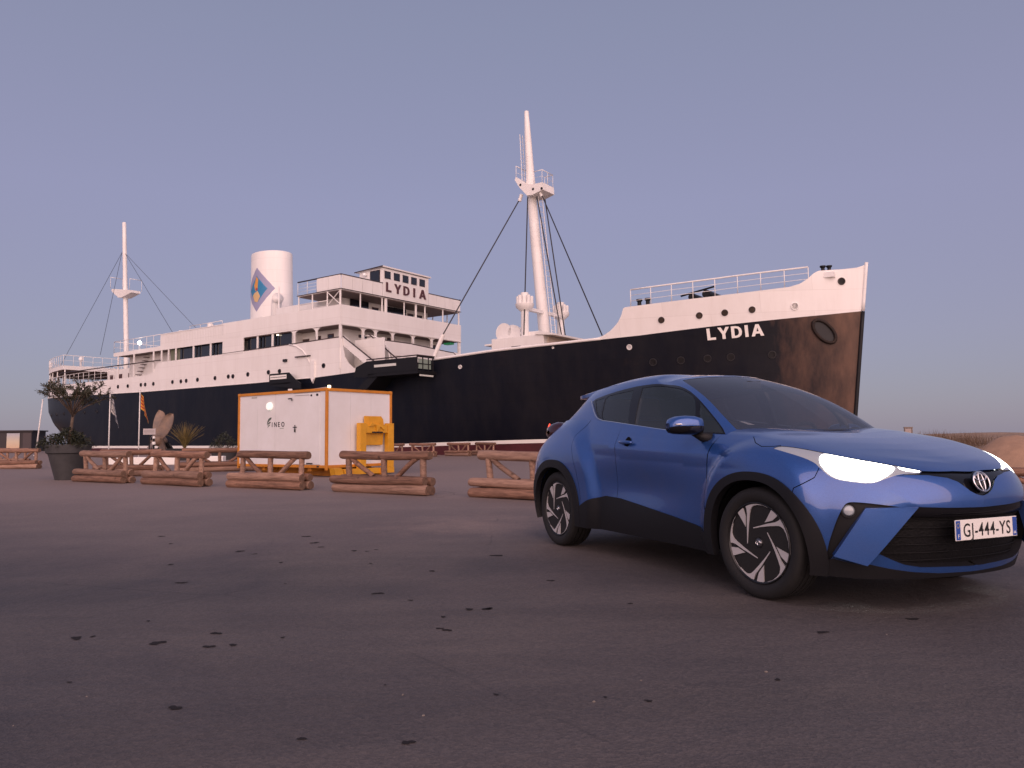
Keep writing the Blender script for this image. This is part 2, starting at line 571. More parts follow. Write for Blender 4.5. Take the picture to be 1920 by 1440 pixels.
M_red = mat('hull_red', (0.085, 0.012, 0.018), 0.6, var=0.4, vscale=1.5)
M_stripe = mat('stripe_white', (0.80, 0.78, 0.74), 0.55)
M_dark = mat('dark_opening', (0.012, 0.012, 0.016), 0.5)
M_glass = mat('dark_glass', (0.012, 0.015, 0.022), 0.06, spec=0.8)
M_trim = mat('brown_trim', (0.035, 0.022, 0.024), 0.5)
M_brown = mat('brown_door', (0.075, 0.035, 0.032), 0.45)
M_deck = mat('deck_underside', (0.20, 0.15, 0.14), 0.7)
M_teak = mat('teak_deck', (0.22, 0.15, 0.10), 0.7, var=0.3, vscale=2)
M_rail = mat('rail_white', (0.78, 0.76, 0.74), 0.45)
M_wire = mat('tarred_wire', (0.02, 0.02, 0.025), 0.6)
M_blackmetal = mat('black_metal', (0.007, 0.007, 0.009), 0.5, spec=0.3)

def s_stem(z): return 31.4 + (z - 2.2) * 0.105
def s_stern(z): return np.interp(z, [0, 1.5, 3.0, 4.3, 6, 10], [-43.0, -48.5, -52.0, -53.6, -54.0, -54.0])
def half_breadth(s, z):
    w = min(max(z / 8.0, 0), 1.1)
    s0 = 8 * w
    p = 1.7 + 0.9 * w
    t = min(max((s - s0) / (s_stem(z) - s0), 0), 1)
    b = 6.4 * (1 - t ** p)
    se = float(s_stern(z))
    ta = min(max((-30 - s) / (-30 - se), 0), 1)
    return b * math.sqrt(max(1 - ta ** 2.8, 0))
def z_black(s):                     # top of the black paint
    return float(np.interp(s, [-56, -44, -35, -25.7, -10.7, -3, 3.2, 8, 10.6, 12.8, 16.6, 19.3, 21.7, 25.1, 28.1, 30.4, 32.2],
                           [5.95, 5.62, 5.50, 5.38, 5.35, 5.38, 5.60, 5.85, 5.97, 6.09, 6.22, 6.33, 6.45, 6.72, 6.95, 7.13, 7.30]))
def z_stripe(s): return float(np.interp(s, [-56, -35, -10, 5, 11, 15, 32], [0.66, 0.66, 0.63, 0.70, 0.84, 0.92, 1.1]))
def z_top(s):
    return float(np.interp(s, [-56, -31, -25.2, -24.2, -23.4, -13.8, 0], [6.80, 6.78, 6.85, 7.0, 7.85, 7.86, 8.04]))
FC = [(19.0, 6.32), (19.35, 6.44), (19.74, 6.53), (20.2, 6.79), (20.6, 7.15), (20.85, 7.5), (21.0, 7.9), (21.05, 7.97), (21.4, 7.99), (23.3, 8.11), (25.25, 8.24), (27.0, 8.38), (28.9, 8.57),
      (29.4, 8.72), (29.75, 8.98), (29.98, 9.22), (30.2, 9.36), (31.2, 9.41), (31.8, 9.48), (32.1, 9.60), (32.3, 9.72)]
def z_fc(s): return float(np.interp(s, [a for a, _ in FC], [b for _, b in FC]))

def strake(name, mtl, sa, sb, zlo, zhi, nz=3, step=0.5, thick=None, inset=0.0, wrap_stern=False, wrap_bow=False):
    """band of hull plating between two height curves, both sides, following the hull form"""
    mb = MB()
    n = max(2, int((sb - sa) / step))
    qs = [i / n for i in range(n + 1)]
    if wrap_stern: qs = [q ** 1.0 if q > 0.08 else 0.08 * (q / 0.08) ** 2.2 for q in qs]
    for side_ in (1, -1):
        P = []
        for q in qs:
            row = []
            s = sa + q * (sb - sa)
            for k in range(nz + 1):
                z = zlo(s) + (zhi(s) - zlo(s)) * k / nz
                s2 = s
                if wrap_stern or wrap_bow:
                    a_ = float(s_stern(z)) if wrap_stern else sa
                    b_ = s_stem(z) if wrap_bow else sb
                    s2 = a_ + q * (b_ - a_)
                    z = zlo(s2) + (zhi(s2) - zlo(s2)) * k / nz
                row.append(S(s2, side_ * max(half_breadth(s2, z) - inset, 0), z))
            P.append(row)
        mb.grid(P)
    return mb.build(name, mtl, ship, smooth=True, angle=R(40))

strake('bottom_plating', M_red, -54, 32, lambda s: -0.3, lambda s: z_stripe(s) - 0.21, 2, 0.8, wrap_stern=True, wrap_bow=True)
strake('waterline_stripe', M_stripe, -54, 32, lambda s: z_stripe(s) - 0.21, z_stripe, 1, 0.6, wrap_stern=True, wrap_bow=True)
strake('black_hull', M_black, -54, 32, z_stripe, z_black, 14, 0.4, wrap_stern=True, wrap_bow=True)
strake('white_side_plating', M_white, -54, 0, z_black, z_top, 5, 0.25, wrap_stern=True)
strake('forecastle_plating', M_white, 19.0, 32.2, z_black, z_fc, 6, 0.12, wrap_bow=True)
# stem bar
MB().tube([S(s_stem(z) + 0.02, 0, z) for z in np.linspace(0, 7.25, 9)], 0.10, 8).build('stem_bar', M_blackmetal, ship, smooth=True)
MB().tube([S(s_stem(z) + 0.02, 0, z) for z in np.linspace(7.28, 9.74, 6)], [0.09] * 6, 8).build('stem_head', M_white, ship, smooth=True)
# white rim along the well deck, and half-round rubbing bands
for sd in (1, -1):
    mb = MB()
    mb.tube([S(s, sd * (half_breadth(s, z_black(s)) + 0.0), z_black(s) + 0.05) for s in np.linspace(2.8, 19.6, 40)], 0.085, 6)
    mb.build('gunwale', M_white, ship, smooth=True)
    MB().tube([S(s, sd * (half_breadth(s, 5.5) + 0.01), z_black(s) + 0.02) for s in np.linspace(-50, -3.2, 80)], 0.035, 6).build('rubbing_band', M_white, ship, smooth=True)
# decks
def deck_sheet(name, sa, sb, zf, mtl, zmeas=None, step=0.6, inset=0.05):
    n = max(2, int((sb - sa) / step))
    P = []
    for i in range(n + 1):
        s = sa + (sb - sa) * i / n
        b = max(half_breadth(s, zf(s)) - inset, 0.0)
        P.append([S(s, b, zf(s)), S(s, 0, zf(s) + 0.06), S(s, -b, zf(s))])
    return MB().grid(P).build(name, mtl, ship)
deck_sheet('main_deck', -53.8, 21.2, lambda s: z_black(s) - 0.12 if s > -2 else 5.95, M_teak)
deck_sheet('forecastle_deck', 21.05, 31.9, lambda s: float(np.interp(s, [21, 29, 32], [7.93, 8.45, 8.6])), M_teak)
MB().grid([[S(21.06, n, z) for n in np.linspace(-4.7, 4.7, 5)] for z in (6.3, 7.94)]).build('forecastle_bulkhead', M_white, ship)

# portholes: a dark glass disc in a raised ring
def porthole(s, z, r, mtl=M_glass, n=None, ring=M_trim, name='porthole'):
    b = half_breadth(s, z)
    d = 0.05
    ds = half_breadth(s + d, z) - half_breadth(s - d, z)
    dz = half_breadth(s, z + d) - half_breadth(s, z - d)
    nrm = Vector((-ds / (2 * d), 1.0, -dz / (2 * d))).normalized()
    t = Vector((nrm.y, -nrm.x, 0)).normalized()
    u = nrm.cross(t)
    if u.z < 0: u = -u
    c = Vector((s, b, z))
    def fn(x, y, h):
        p = c + t * x + u * y + nrm * h
        return S(p.x, p.y, p.z)
    o = MB().lathe([(0.0, 0.012), (r, 0.012)], 16, fn).build(name, mtl, ship)
    MB().lathe([(r, 0.0), (r, 0.05), (r * 1.22, 0.05), (r * 1.3, 0.0)], 16, fn, close=True).build('rim', ring, o, smooth=True, angle=R(30))
    return o
for s_, z_ in [(-30.06, 6.06), (-28.31, 6.03), (-26.05, 6.03), (-25.32, 6.02), (-23.98, 6.02), (-20.95, 6.02), (-19.66, 6.01), (-18.86, 6.02), (-17.22, 6.02), (-14.75, 6.02), (-12.95, 6.04),
               (-12.35, 6.03), (-10.43, 6.07), (-7.89, 6.08), (-6.58, 6.08), (-1.7, 6.18)]:
    porthole(s_, z_, 0.135)
M_amber = mat('porthole_brown', (0.10, 0.075, 0.06), 0.25)
for s_, z_ in [(22.89, 7.19), (24.75, 7.32), (25.95, 7.40), (27.2, 7.50)]:
    porthole(s_, z_, 0.135, M_amber)
porthole(31.14, 8.80, 0.15, M_dark)
porthole(29.08, 7.6, 0.16, M_white, ring=M_white)
M_lampglass = mat('white_lens', (0.85, 0.85, 0.85), 0.3)
for s_, z_, r_ in [(10.56, 5.33, 0.10), (21.08, 5.86, 0.12), (16.83, 6.07, 0.05)]:
    porthole(s_, z_, r_, M_lampglass, ring=M_rail)
M_plug = mat('welded_plug', (0.022, 0.022, 0.026), 0.35)
for s_ in (22.2, 23.6, 24.9, 26.0, 27.9):
    porthole(s_, 5.0 + (s_ - 22) * 0.03, 0.16, M_plug, ring=M_plug, name='welded_porthole')
for s_ in np.arange(-47, -30, 2.6):
    porthole(float(s_), 3.9, 0.13, M_plug, ring=M_plug, name='welded_porthole')

# lettering: LYDIA drawn as strokes
LETTERS = {
    'L': [[(0, 0), (0.62, 0), (0.62, 0.2), (0.22, 0.2), (0.22, 1), (0, 1)]],
    'Y': [[(0.31, 0), (0.53, 0), (0.53, 0.42), (0.84, 1), (0.60, 1), (0.42, 0.63), (0.24, 1), (0, 1), (0.31, 0.42)]],
    'D': [[(0, 0), (0.34, 0), (0.56, 0.07), (0.71, 0.24), (0.76, 0.5), (0.71, 0.76), (0.56, 0.93), (0.34, 1), (0, 1), (0, 0.999), (0.22, 0.82), (0.33, 0.82), (0.46, 0.77), (0.53, 0.66), (0.55, 0.5),
           (0.53, 0.34), (0.46, 0.23), (0.33, 0.18), (0.22, 0.18), (0.22, 0.819), (0, 0.998)]],
    'I': [[(0, 0), (0.22, 0), (0.22, 1), (0, 1)]],
    'A': [[(0, 0), (0.23, 0), (0.30, 0.21), (0.58, 0.21), (0.65, 0), (0.88, 0), (0.55, 1), (0.44, 0.74), (0.52, 0.40), (0.36, 0.40), (0.44, 0.74), (0.55, 1), (0.33, 1)]],
}
ADV = {'L': 0.80, 'Y': 0.98, 'D': 0.98, 'I': 0.44, 'A': 1.0}
def letter(ch, fn, depth):
    mb = MB()
    for poly in LETTERS[ch]:
        mb.prism(poly, fn, 0.0, depth)
    return mb

# name on the bow, white letters following the flare
x = 0.0
tot = sum(ADV[c] for c in 'LYDIA') - 0.12
for ch in 'LYDIA':
    def fn(u, v, w, x=x):
        s = 25.02 + (x + u) / tot * 2.62
        z = 6.02 + (s - 25) * 0.055 + v * 0.60
        return S(s, half_breadth(s, z) + 0.015 + w, z)
    letter(ch, fn, 0.03).build('name_letter', M_stripe, ship)
    x += ADV[ch]

# hawse pipe with its heavy lip
hs, hz = 30.28, 6.28
hv = []
for k in range(20):
    a = 2 * math.pi * k / 20
    s2 = hs + 0.48 * math.cos(a) * 0.95 - 0.25 * math.sin(a) * 0.5
    z2 = hz + 0.62 * math.sin(a) * 0.9 - 0.35 * math.cos(a) * 0.5
    hv.append(S(s2, half_breadth(s2, z2) + 0.06, z2))
lip = MB().tube(hv + [hv[0], hv[1]], 0.085, 8, caps=False).build('hawse_lip', mat('hawse_iron', (0.011, 0.010, 0.011), 0.6, spec=0.25, var=0.5, vscale=3, dark=(0.03, 0.018, 0.013)), ship, smooth=True)
MB().add([Vector(p) + Vector((0, 0.03, 0)) for p in hv], [tuple(range(20))]).build('hawse_mouth', M_dark, lip)

# ---------------------------------------------------------------- superstructure
def sbox(name, s0, s1, n0, n1, z0, z1, mtl=M_white, parent=None, bevel=0.0):
    return MB().box(s0, s1, -n1, -n0, z0, z1).build(name, mtl, parent or ship, bevel=bevel)
def post(s, n, z0, z1, r=0.06, mtl=None, name='post'):
    return MB().tube([S(s, n, z0), S(s, n, z1)], r, 6).build(name, mtl or M_rail, ship, smooth=True, angle=R(40))

HB = 6.4
# promenade deckhouse (set back) and its windows and doors
sbox('promenade_house', -30.5, -1.25, -5.2, 5.2, 5.98, 9.0)
for s0_, s1_, z0_, z1_ in [(-5.45, -4.75, 7.4, 8.45), (-4.05, -3.45, 7.4, 8.55), (-2.7, -2.05, 7.4, 8.6)]:
    w = sbox('window', s0_, s1_, 5.2, 5.24, z0_, z1_, M_brown)
    sbox('pane', s0_ + 0.1, s1_ - 0.1, 5.24, 5.25, z0_ + 0.1, z1_ - 0.1, M_glass, w)
for n0_, z0_, z1_, w_ in [(0.35, 7.2, 8.68, 0.75), (-4.5, 7.2, 8.6, 0.85), (3.2, 8.40, 8.62, 0.8), (3.1, 7.0, 8.2, 0.5)]:
    w = MB().box(-1.25, -1.21, -(n0_ + w_ / 2), -(n0_ - w_ / 2), z0_, z1_).build('window', M_brown, ship)
    MB().box(-1.21, -1.20, -(n0_ + w_ / 2 - 0.1), -(n0_ - w_ / 2 + 0.1), z0_ + 0.1 * (z1_ - z0_ > .5), z1_ - 0.1 * (z1_ - z0_ > .5)).build('pane', M_glass, w)
# boat deck slab and solid bulwark above it
sbox('boat_deck', -31.0, 0.0, -HB - 0.02, HB + 0.02, 8.95, 9.08)
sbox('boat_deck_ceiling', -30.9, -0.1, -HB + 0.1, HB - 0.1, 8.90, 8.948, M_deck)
for sd in (1, -1):
    n0_, n1_ = (HB - 0.06, HB + 0.03) if sd > 0 else (-HB - 0.03, -HB + 0.06)
    sbox('boat_deck_bulwark', -13.75, 0.03, n0_, n1_, 9.081, 10.32)
    sbox('side_wall', -13.80, -11.05, n0_ + 0.003, n1_ - 0.003, 7.80, 8.949)
    sbox('deck_edge', -31.0, -13.76, n0_, n1_, 8.86, 9.22)
    # posts of the promenade
    for s_ in (-30.2, -27.4, -24.1, -22.8, -21.7, -20.56, -17.92, -15.47, -9.3, -7.48, -4.94, -2.48, -0.06):
        sbox('post', s_ - 0.09, s_ + 0.09, n0_ + 0.01, n1_ - 0.01, z_top(s_) - 0.05, 8.90)
    # glazing in the enclosed bays
    for s0_, s1_ in [(-20.45, -18.02), (-17.82, -15.56), (-15.36, -13.81), (-10.95, -9.4), (-9.2, -7.58), (-7.38, -5.6)]:
        sbox('window', s0_, s1_, sd * 6.05 - 0.02, sd * 6.05 + 0.02, 7.80, 8.92, M_glass)
    sbox('promenade_lining', -5.6, -5.5, min(sd * 5.2, sd * 6.1), max(sd * 5.2, sd * 6.1), 5.98, 8.9)
    # lit bays
    for s0_, s1_ in [(-22.7, -21.8), (-21.6, -20.66)]:
        sbox('window', s0_, s1_, sd * 5.6 - 0.02, sd * 5.6 + 0.02, 7.80, 8.92, mat('dim_lit_glass', (0.10, 0.09, 0.06), 0.3, emit=(1.0, 0.85, 0.55), estr=0.08))
# curved brackets under the boat deck at the open bays
def bracket(s, n, ds, dn):
    pts = []
    for k in range(7):
        a = math.pi / 2 * k / 6
        pts.append((0.42 * (1 - math.sin(a)), -0.34 * (1 - math.cos(a))))
    poly = [(0, 0), (0.42, 0)] + pts[1:]
    def fn(u, v, w):
        return S(s + ds * u + (0 if ds else w), n + dn * u + (0 if dn else w), 8.90 + v)
    return MB().prism(poly, fn, -0.03, 0.03).build('bracket', M_white, ship)
for s_ in (-4.94, -2.48):
    bracket(s_ + 0.09, HB, 1, 0); bracket(s_ - 0.09, HB, -1, 0)
# front of the promenade deck: bulwark, posts, boat deck front
sbox('front_bulwark', 0.0, 0.08, -6.35, 4.6, 5.7, 8.0, M_white)
MB().prism([(2.3, 8.0), (2.2, 8.2), (-0.4, 8.2), (-4.66, 7.95), (-5.4, 7.95), (-6.38, 7.45), (-6.38, 7.99), (2.3, 7.99)][:6] + [(-6.38, 7.2), (2.3, 7.2)], lambda u, v, w: S(w, u, v), 0.081, 0.13).build('bulwark_cap', M_white, ship)
MB().tube([S(0.1, 2.2, 8.22), S(0.1, -0.4, 8.22), S(0.1, -4.66, 7.97), S(0.1, -5.4, 7.95), S(0.1, -6.35, 7.4)], 0.05, 6).build('handrail', M_trim, ship, smooth=True)
MB().tube([S(-13.8, HB, 7.9), S(-5.5, HB, 7.98), S(-0.1, HB, 8.07)], 0.04, 6).build('handrail', M_trim, ship, smooth=True)
for n_ in (6.34, 4.28, 3.07, 1.34, -0.83, -2.95, -6.27):
    MB().box(-0.12, 0.0, -n_ - 0.09, -n_ + 0.09, 5.9, 8.95).build('post', M_white, ship)
    if abs(n_) < 6:
        bracket(-0.06, n_ - 0.09, 0, -1); bracket(-0.06, n_ + 0.09, 0, 1)
sbox('boat_deck_front', -0.02, 0.06, -HB - 0.028, HB + 0.028, 8.90, 10.321)
sbox('frieze', 0.061, 0.10, -HB - 0.03, HB + 0.03, 8.93, 8.99)
# green starboard-to-port light under the boat deck
gl = sbox('navigation_lamp', -1.2, -0.5, -6.2, -5.7, 8.74, 8.88, mat('green_lamp', (0.05, 0.30, 0.14), 0.4, emit=(0.10, 0.75, 0.30), estr=0.12))
sbox('ceiling_lamp', -7.2, -7.05, 6.15, 6.25, 8.80, 8.86, mat('warm_lamp', (1, 0.9, 0.8), 0.4, emit=(1.0, 0.85, 0.65), estr=5.0))
# after end: rails, screen, deck lamp
def railing(name, pts, h, spacing=1.1, rails=3, r=0.022, closed=False, top_r=0.03, mtl=None):
    """guard rail: stanchions and horizontal rails along a path of (s, n, z)"""
    mb = MB()
    P = [Vector(p) for p in pts]
    if len(P) > 1:
        mb2 = []
        for a, b in zip(P[:-1], P[1:]):
            d = (b - a).length
            k = max(1, round(d / spacing))
            for i in range(k):
                mb2.append(a.lerp(b, i / k))
        mb2.append(P[-1])
        for q in mb2:
            mb.tube([S(q.x, q.y, q.z), S(q.x, q.y, q.z + h)], r, 5)
        for j in range(1, rails + 1):
            hh = h * j / rails
            mb.tube([S(q.x, q.y, q.z + hh) for q in P], top_r if j == rails else r * 0.6, 5)
    return mb.build(name, mtl or M_rail, ship, smooth=True)
for sd in (1, -1):
    railing('boat_deck_rail', [(-31.0, sd * HB, 9.2), (-23.0, sd * HB, 9.2)], 1.06, 1.15, 2)
railing('boat_deck_rail', [(-31.0, HB, 9.2), (-31.0, -HB, 9.2)], 1.06, 1.15, 2)
mb = MB()
for i in range(40):
    s0_ = -23.0 + i * (9.2 / 40)
    mb.box(s0_ + 0.01, s0_ + 0.22, -HB - 0.02, -HB + 0.02, 9.221, 10.20)
mb.build('corrugated_screen', M_white, ship)
sbox('screen_cap', -23.0, -13.76, HB - 0.05, HB + 0.05, 10.21, 10.27)
railing('boat_deck_rail', [(-18.5, HB, 10.27), (-13.9, HB, 10.27)], 0.28, 1.5, 1)
for s_, h_ in [(-22.8, 0.55), (-18.4, 0.75), (-18.0, 0.45), (-11.0, 0.6)]:
    MB().lathe([(0.16, 9.1), (0.16, 10.2 + h_ * 0.6), (0.26, 10.2 + h_ * 0.65), (0.26, 10.2 + h_)], 10, lambda x, y, h, s_=s_: S(s_ + x, 4.6 + y, h)).build('ventilator', M_white, ship, smooth=True, angle=R(40))
lamp = MB().lathe([(0.0, -0.17), (0.12, -0.12), (0.17, 0), (0.12, 0.12), (0.0, 0.17)], 14, lambda x, y, h: S(-26.3 + x, HB + 0.1 + y, 9.78 + h)).build('deck_lamp', mat('lit_globe', (1, 1, 1), 0.4, emit=(1.0, 0.97, 0.92), estr=14.0), ship, smooth=True)
# docking platform over the stern, its posts and rails
def outline(sa, z, inset=0.0, n=26):
    pts = []
    for sd in (1, -1):
        row = []
        for i in range(n + 1):
            q = (i / n)
            s = sa + (-53.9 - sa) * (1 - (1 - q) ** 2.0)
            row.append((s, sd * max(half_breadth(s, z) - inset, 0.0)))
        pts += row if sd > 0 else row[::-1]
    return pts
op = outline(-42.4, 6.5, 0.05)
MB().prism(op, lambda u, v, w: S(u, v, w), 8.45, 8.86).build('stern_platform', M_white, ship)
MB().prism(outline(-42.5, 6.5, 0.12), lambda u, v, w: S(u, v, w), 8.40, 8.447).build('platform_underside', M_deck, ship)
half = [(u, v, 8.86) for u, v in op]
railing('stern_platform_rail', half + [half[0]], 1.06, 1.0, 2)
for u, v in op[::3]:
    post(u, v * 0.97, 6.0, 8.42, 0.07)
low = [(u, v, 6.8) for u, v in outline(-30.8, 6.5, 0.03, 34)]
railing('stern_rail', low, 0.98, 1.2, 3)
sbox('after_house', -39.0, -31.5, -3.0, 3.0, 5.99, 8.3)
for s_ in (-38.2, -36.4, -34.6, -32.8):
    sbox('window', s_ - 0.3, s_ + 0.3, 3.0, 3.03, 7.0, 7.8, M_brown)
MB().tube([S(-54.0, 2.0, 8.0), S(-42, 6.2, 8.0), S(-31, 6.45, 8.0), S(-22.8, 6.5, 8.0)], 0.05, 6).build('mooring_boom', M_trim, ship, smooth=True)
# companion ladder near the main mast
mb = MB()
for k in range(9):
    mb.box(-29.5 + k * 0.28, -29.1 + k * 0.28, -5.6, -4.8, 6.2 + k * 0.3, 6.25 + k * 0.3)
mb.build('companion_ladder', M_brown, ship)
MB().tube([S(-46, 2.5, 8.9), S(-46, 2.5, 9.7), S(-45.7, 2.6, 9.95), S(-45.3, 2.8, 9.95)], [0.12, 0.12, 0.16, 0.24], 8).build('cowl_vent', M_white, ship, smooth=True)

# bridge deck: veranda, slab, bulwarks, wheelhouse
sbox('veranda_house', -9.5, -2.0, -4.6, 4.6, 9.08, 11.30, M_white)
for n_, w_ in [(3.6, 0.9), (-2.9, 1.0), (-3.4, 0.6)]:
    pass
for n_, z0_, z1_, w_ in [(2.9, 9.4, 11.28, 0.9), (-0.9, 9.4, 11.25, 1.1)]:
    MB().box(-1.98, -1.9, -n_ - w_, -n_ + w_, z0_, z1_).build('window', M_glass, ship)
for n_ in (1.25, -1.15, 3.2, -2.6, -3.6):
    w = MB().box(-2.0, -1.96, -n_ - 0.33, -n_ + 0.33, 10.0, 11.0).build('window', M_brown, ship)
    MB().box(-1.96, -1.95, -n_ - 0.25, -n_ + 0.25, 10.1, 10.9).build('pane', M_glass, w)
sbox('bridge_deck', -4.62, 0.0, -HB - 0.01, HB + 0.01, 11.36, 11.46)
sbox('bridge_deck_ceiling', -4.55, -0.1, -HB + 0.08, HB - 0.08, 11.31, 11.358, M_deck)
sbox('bridge_deck_moulding', -4.64, 0.10, HB + 0.012, HB + 0.06, 11.40, 11.44, M_trim)
MB().box(0.062, 0.11, -HB - 0.02, HB + 0.02, 11.40, 11.44).build('bridge_deck_moulding', M_trim, ship)
def panels(name, fn, a, b, z0, z1, step=1.05):
    k = max(1, round((b - a) / step))
    for i in range(k):
        fn(a + (b - a) * i / k + 0.012, a + (b - a) * (i + 1) / k - 0.012).build(name, M_white, ship)
for sd in (1, -1):
    panels('bulwark_panel', lambda a, b, sd=sd: MB().box(a, b, -sd * HB - 0.04, -sd * HB + 0.03, 11.461, 12.40), -2.45, -0.02, 0, 0, 1.2)
    MB().tube([S(-4.6, sd * HB, 12.42), S(0.03, sd * HB, 12.43)], 0.05, 6).build('handrail', M_trim, ship, smooth=True)
    railing('bridge_rail', [(-4.6, sd * HB, 11.46), (-2.5, sd * HB, 11.46)], 0.95, 1.0, 4)
panels('bulwark_panel', lambda a, b: MB().box(0.0, 0.06, a, b, 11.461, 12.40), -6.36, -2.5, 0, 0, 1.05)
panels('bulwark_panel', lambda a, b: MB().box(0.0, 0.06, a, b, 11.461, 12.36), 2.5, 6.36, 0, 0, 1.05)
MB().tube([S(0.03, HB, 12.43), S(0.03, 2.46, 12.43)], 0.05, 6).build('handrail', M_trim, ship, smooth=True)
MB().tube([S(0.03, -HB, 12.38), S(0.03, -2.46, 12.38)], 0.05, 6).build('handrail', M_trim, ship, smooth=True)
for n_, r_ in [(6.36, 0.07), (4.52, 0.05), (2.4, 0.06), (2.03, 0.12), (0.1, 0.05), (-1.18, 0.09), (-2.21, 0.06), (-4.32, 0.06), (-6.3, 0.07)]:
    post(-0.08, n_, 10.32, 11.36, r_)
for s_ in (-4.5, -3.0, -1.4):
    post(s_, HB - 0.02, 10.32, 11.36, 0.05)
    post(s_, -HB + 0.02, 10.32, 11.36, 0.05)
MB().tube([S(-1.4, HB - 0.02, 10.36), S(-0.1, HB - 0.02, 11.33)], 0.035, 5).tube([S(-1.4, HB - 0.02, 11.33), S(-0.1, HB - 0.02, 10.36)], 0.035, 5).build('cross_brace', M_rail, ship)
for sd in (1, -1):
    railing('veranda_rail', [(-4.5, sd * (HB - 0.05), 10.0), (-1.5, sd * (HB - 0.05), 10.0)], 0.75, 1.5, 2)
# wheelhouse with its row of windows
sbox('wheelhouse', -2.4, 0.08, -2.46, 2.46, 11.461, 13.55)
MB().prism([(-2.75, 13.50), (0.20, 13.60), (0.20, 13.70), (-2.75, 13.58)], lambda u, v, w: S(u, w, v), -2.62, 2.62).build('wheelhouse_roof', M_white, ship)
MB().prism([(-2.78, 13.50), (0.22, 13.60), (0.22, 13.69), (-2.78, 13.57)], lambda u, v, w: S(u, w, v), 2.623, 2.66).build('roof_trim', M_trim, ship)
for n_ in (2.0, 1.04, 0.115, -0.805, -1.73):
    w = MB().box(0.081, 0.10, -n_ - 0.31, -n_ + 0.31, 12.80, 13.37).build('window', M_trim, ship)
    MB().box(0.10, 0.108, -n_ - 0.27, -n_ + 0.27, 12.84, 13.33).build('pane', M_glass, w)
w = sbox('window', -1.27, -0.22, 2.461, 2.48, 12.46, 13.46, M_trim)
sbox('pane', -1.2, -0.30, 2.481, 2.49, 12.5, 13.40, M_glass, w)
MB().lathe([(0.0, 0.2), (0.13, 0.15), (0.18, 0), (0.0, -0.1)], 10, lambda x, y, h: S(-1.7 + x, 2.6 + y, 13.2 + h)).build('floodlight', M_lampglass, ship, smooth=True)
M_letter = mat('letter_brown', (0.085, 0.03, 0.035), 0.5)
x = 0.0
for ch, n_ in zip('LYDIA', (2.17, 1.32, 0.36, -0.72, -1.38)):
    letter(ch, lambda u, v, w, n_=n_: S(0.085 + w, n_ - u * 0.86, 11.84 + v * 0.70), 0.05).build('sign_letter', M_letter, ship)
# funnel, elliptical, slightly tapered, with its painted lozenge
FS, FA, FB_ = -16.25, 2.15, 1.55
def funnel_pt(a, z, out=0.0):
    k = 1.0 + (14.3 - z) * 0.006
    return S(FS + (FA * k + out) * math.sin(a) - (z - 11) * 0.02, (FB_ * k + out) * math.cos(a), z)
P = [[funnel_pt(2 * math.pi * k / 48, z) for k in range(49)] for z in (9.0, 11, 13, 15, 16.5, 17.35)]
P.append([funnel_pt(2 * math.pi * k / 48, 17.45, -0.02) for k in range(49)])
P.append([funnel_pt(2 * math.pi * k / 48, 17.45, -0.25) for k in range(49)])
P.append([funnel_pt(2 * math.pi * k / 48, 16.2, -0.3) for k in range(49)])
funnel = MB().grid(P).build('funnel', M_white, ship, smooth=True, angle=R(40))
MB().add([funnel_pt(2 * math.pi * k / 48, 16.25, -0.3) for k in range(48)], [tuple(range(48))]).build('funnel_throat', M_dark, funnel)
M_lz = [mat('lozenge_violet', (0.30, 0.30, 0.44), 0.5), mat('lozenge_blue', (0.03, 0.20, 0.38), 0.5), mat('lozenge_orange', (0.65, 0.30, 0.06), 0.5), mat('lozenge_red', (0.40, 0.06, 0.05), 0.5),
        mat('lozenge_sand', (0.62, 0.42, 0.20), 0.5)]
def lozenge(name, mtl, poly, out):
    """filled polygon (arc, height) laid on the funnel shell"""
    pts = [Vector(p) for p in poly]
    gx = [Vector((u * 0.1, v * 0.1)) for u in range(-22, 23) for v in range(-22, 23)]
    def inside(p):
        c = False
        for a, b in zip(poly, poly[1:] + poly[:1]):
            if (a[1] > p[1]) != (b[1] > p[1]) and p[0] < (b[0] - a[0]) * (p[1] - a[1]) / (b[1] - a[1]) + a[0]:
                c = not c
        return c
    vs = pts + [p for p in gx if inside(p)]
    r = delaunay_2d_cdt(vs, [(i, (i + 1) % len(pts)) for i in range(len(pts))], [list(range(len(pts)))], 1, 1e-6)
    return MB().add([funnel_pt(v.x / 1.75, 14.1 + v.y, out) for v in r[0]], [tuple(f) for f in r[2]]).build(name, mtl, funnel, smooth=True)
lz = lozenge('lozenge', M_lz[0], [(0, 1.95), (1.62, 0), (0, -1.95), (-1.62, 0)], 0.006)
lozenge('lozenge_field', M_lz[1], [(0, 1.22), (1.0, 0), (0.15, -1.1), (-0.2, -1.1), (-1.0, 0)], 0.012)
lozenge('lozenge_sail', M_lz[2], [(-0.05, 1.15), (0.16, 0.9), (0.10, 0.1), (-0.15, -0.15), (-0.3, 0.4)], 0.018)
lozenge('lozenge_sail', M_lz[4], [(-0.28, -0.28), (0.1, -0.12), (0.36, -0.62), (0.12, -1.12), (-0.22, -1.05), (-0.5, -0.5)], 0.018)
lozenge('lozenge_spot', M_lz[3], [(-0.16, 0.06), (0.0, 0.18), (0.14, 0.04), (0.02, -0.14)], 0.024)
MB().tube([S(-13.9, 1.3, 9.2), S(-13.9, 1.3, 12.6), S(-13.75, 1.35, 12.95), S(-13.5, 1.45, 13.05)], [0.42, 0.42, 0.44, 0.5], 12).build('funnel_ventilator', M_white, ship, smooth=True)
MB().tube([S(-12.9, 1.8, 9.2), S(-12.9, 1.8, 13.9)], 0.07, 6).build('steam_pipe', M_white, ship)

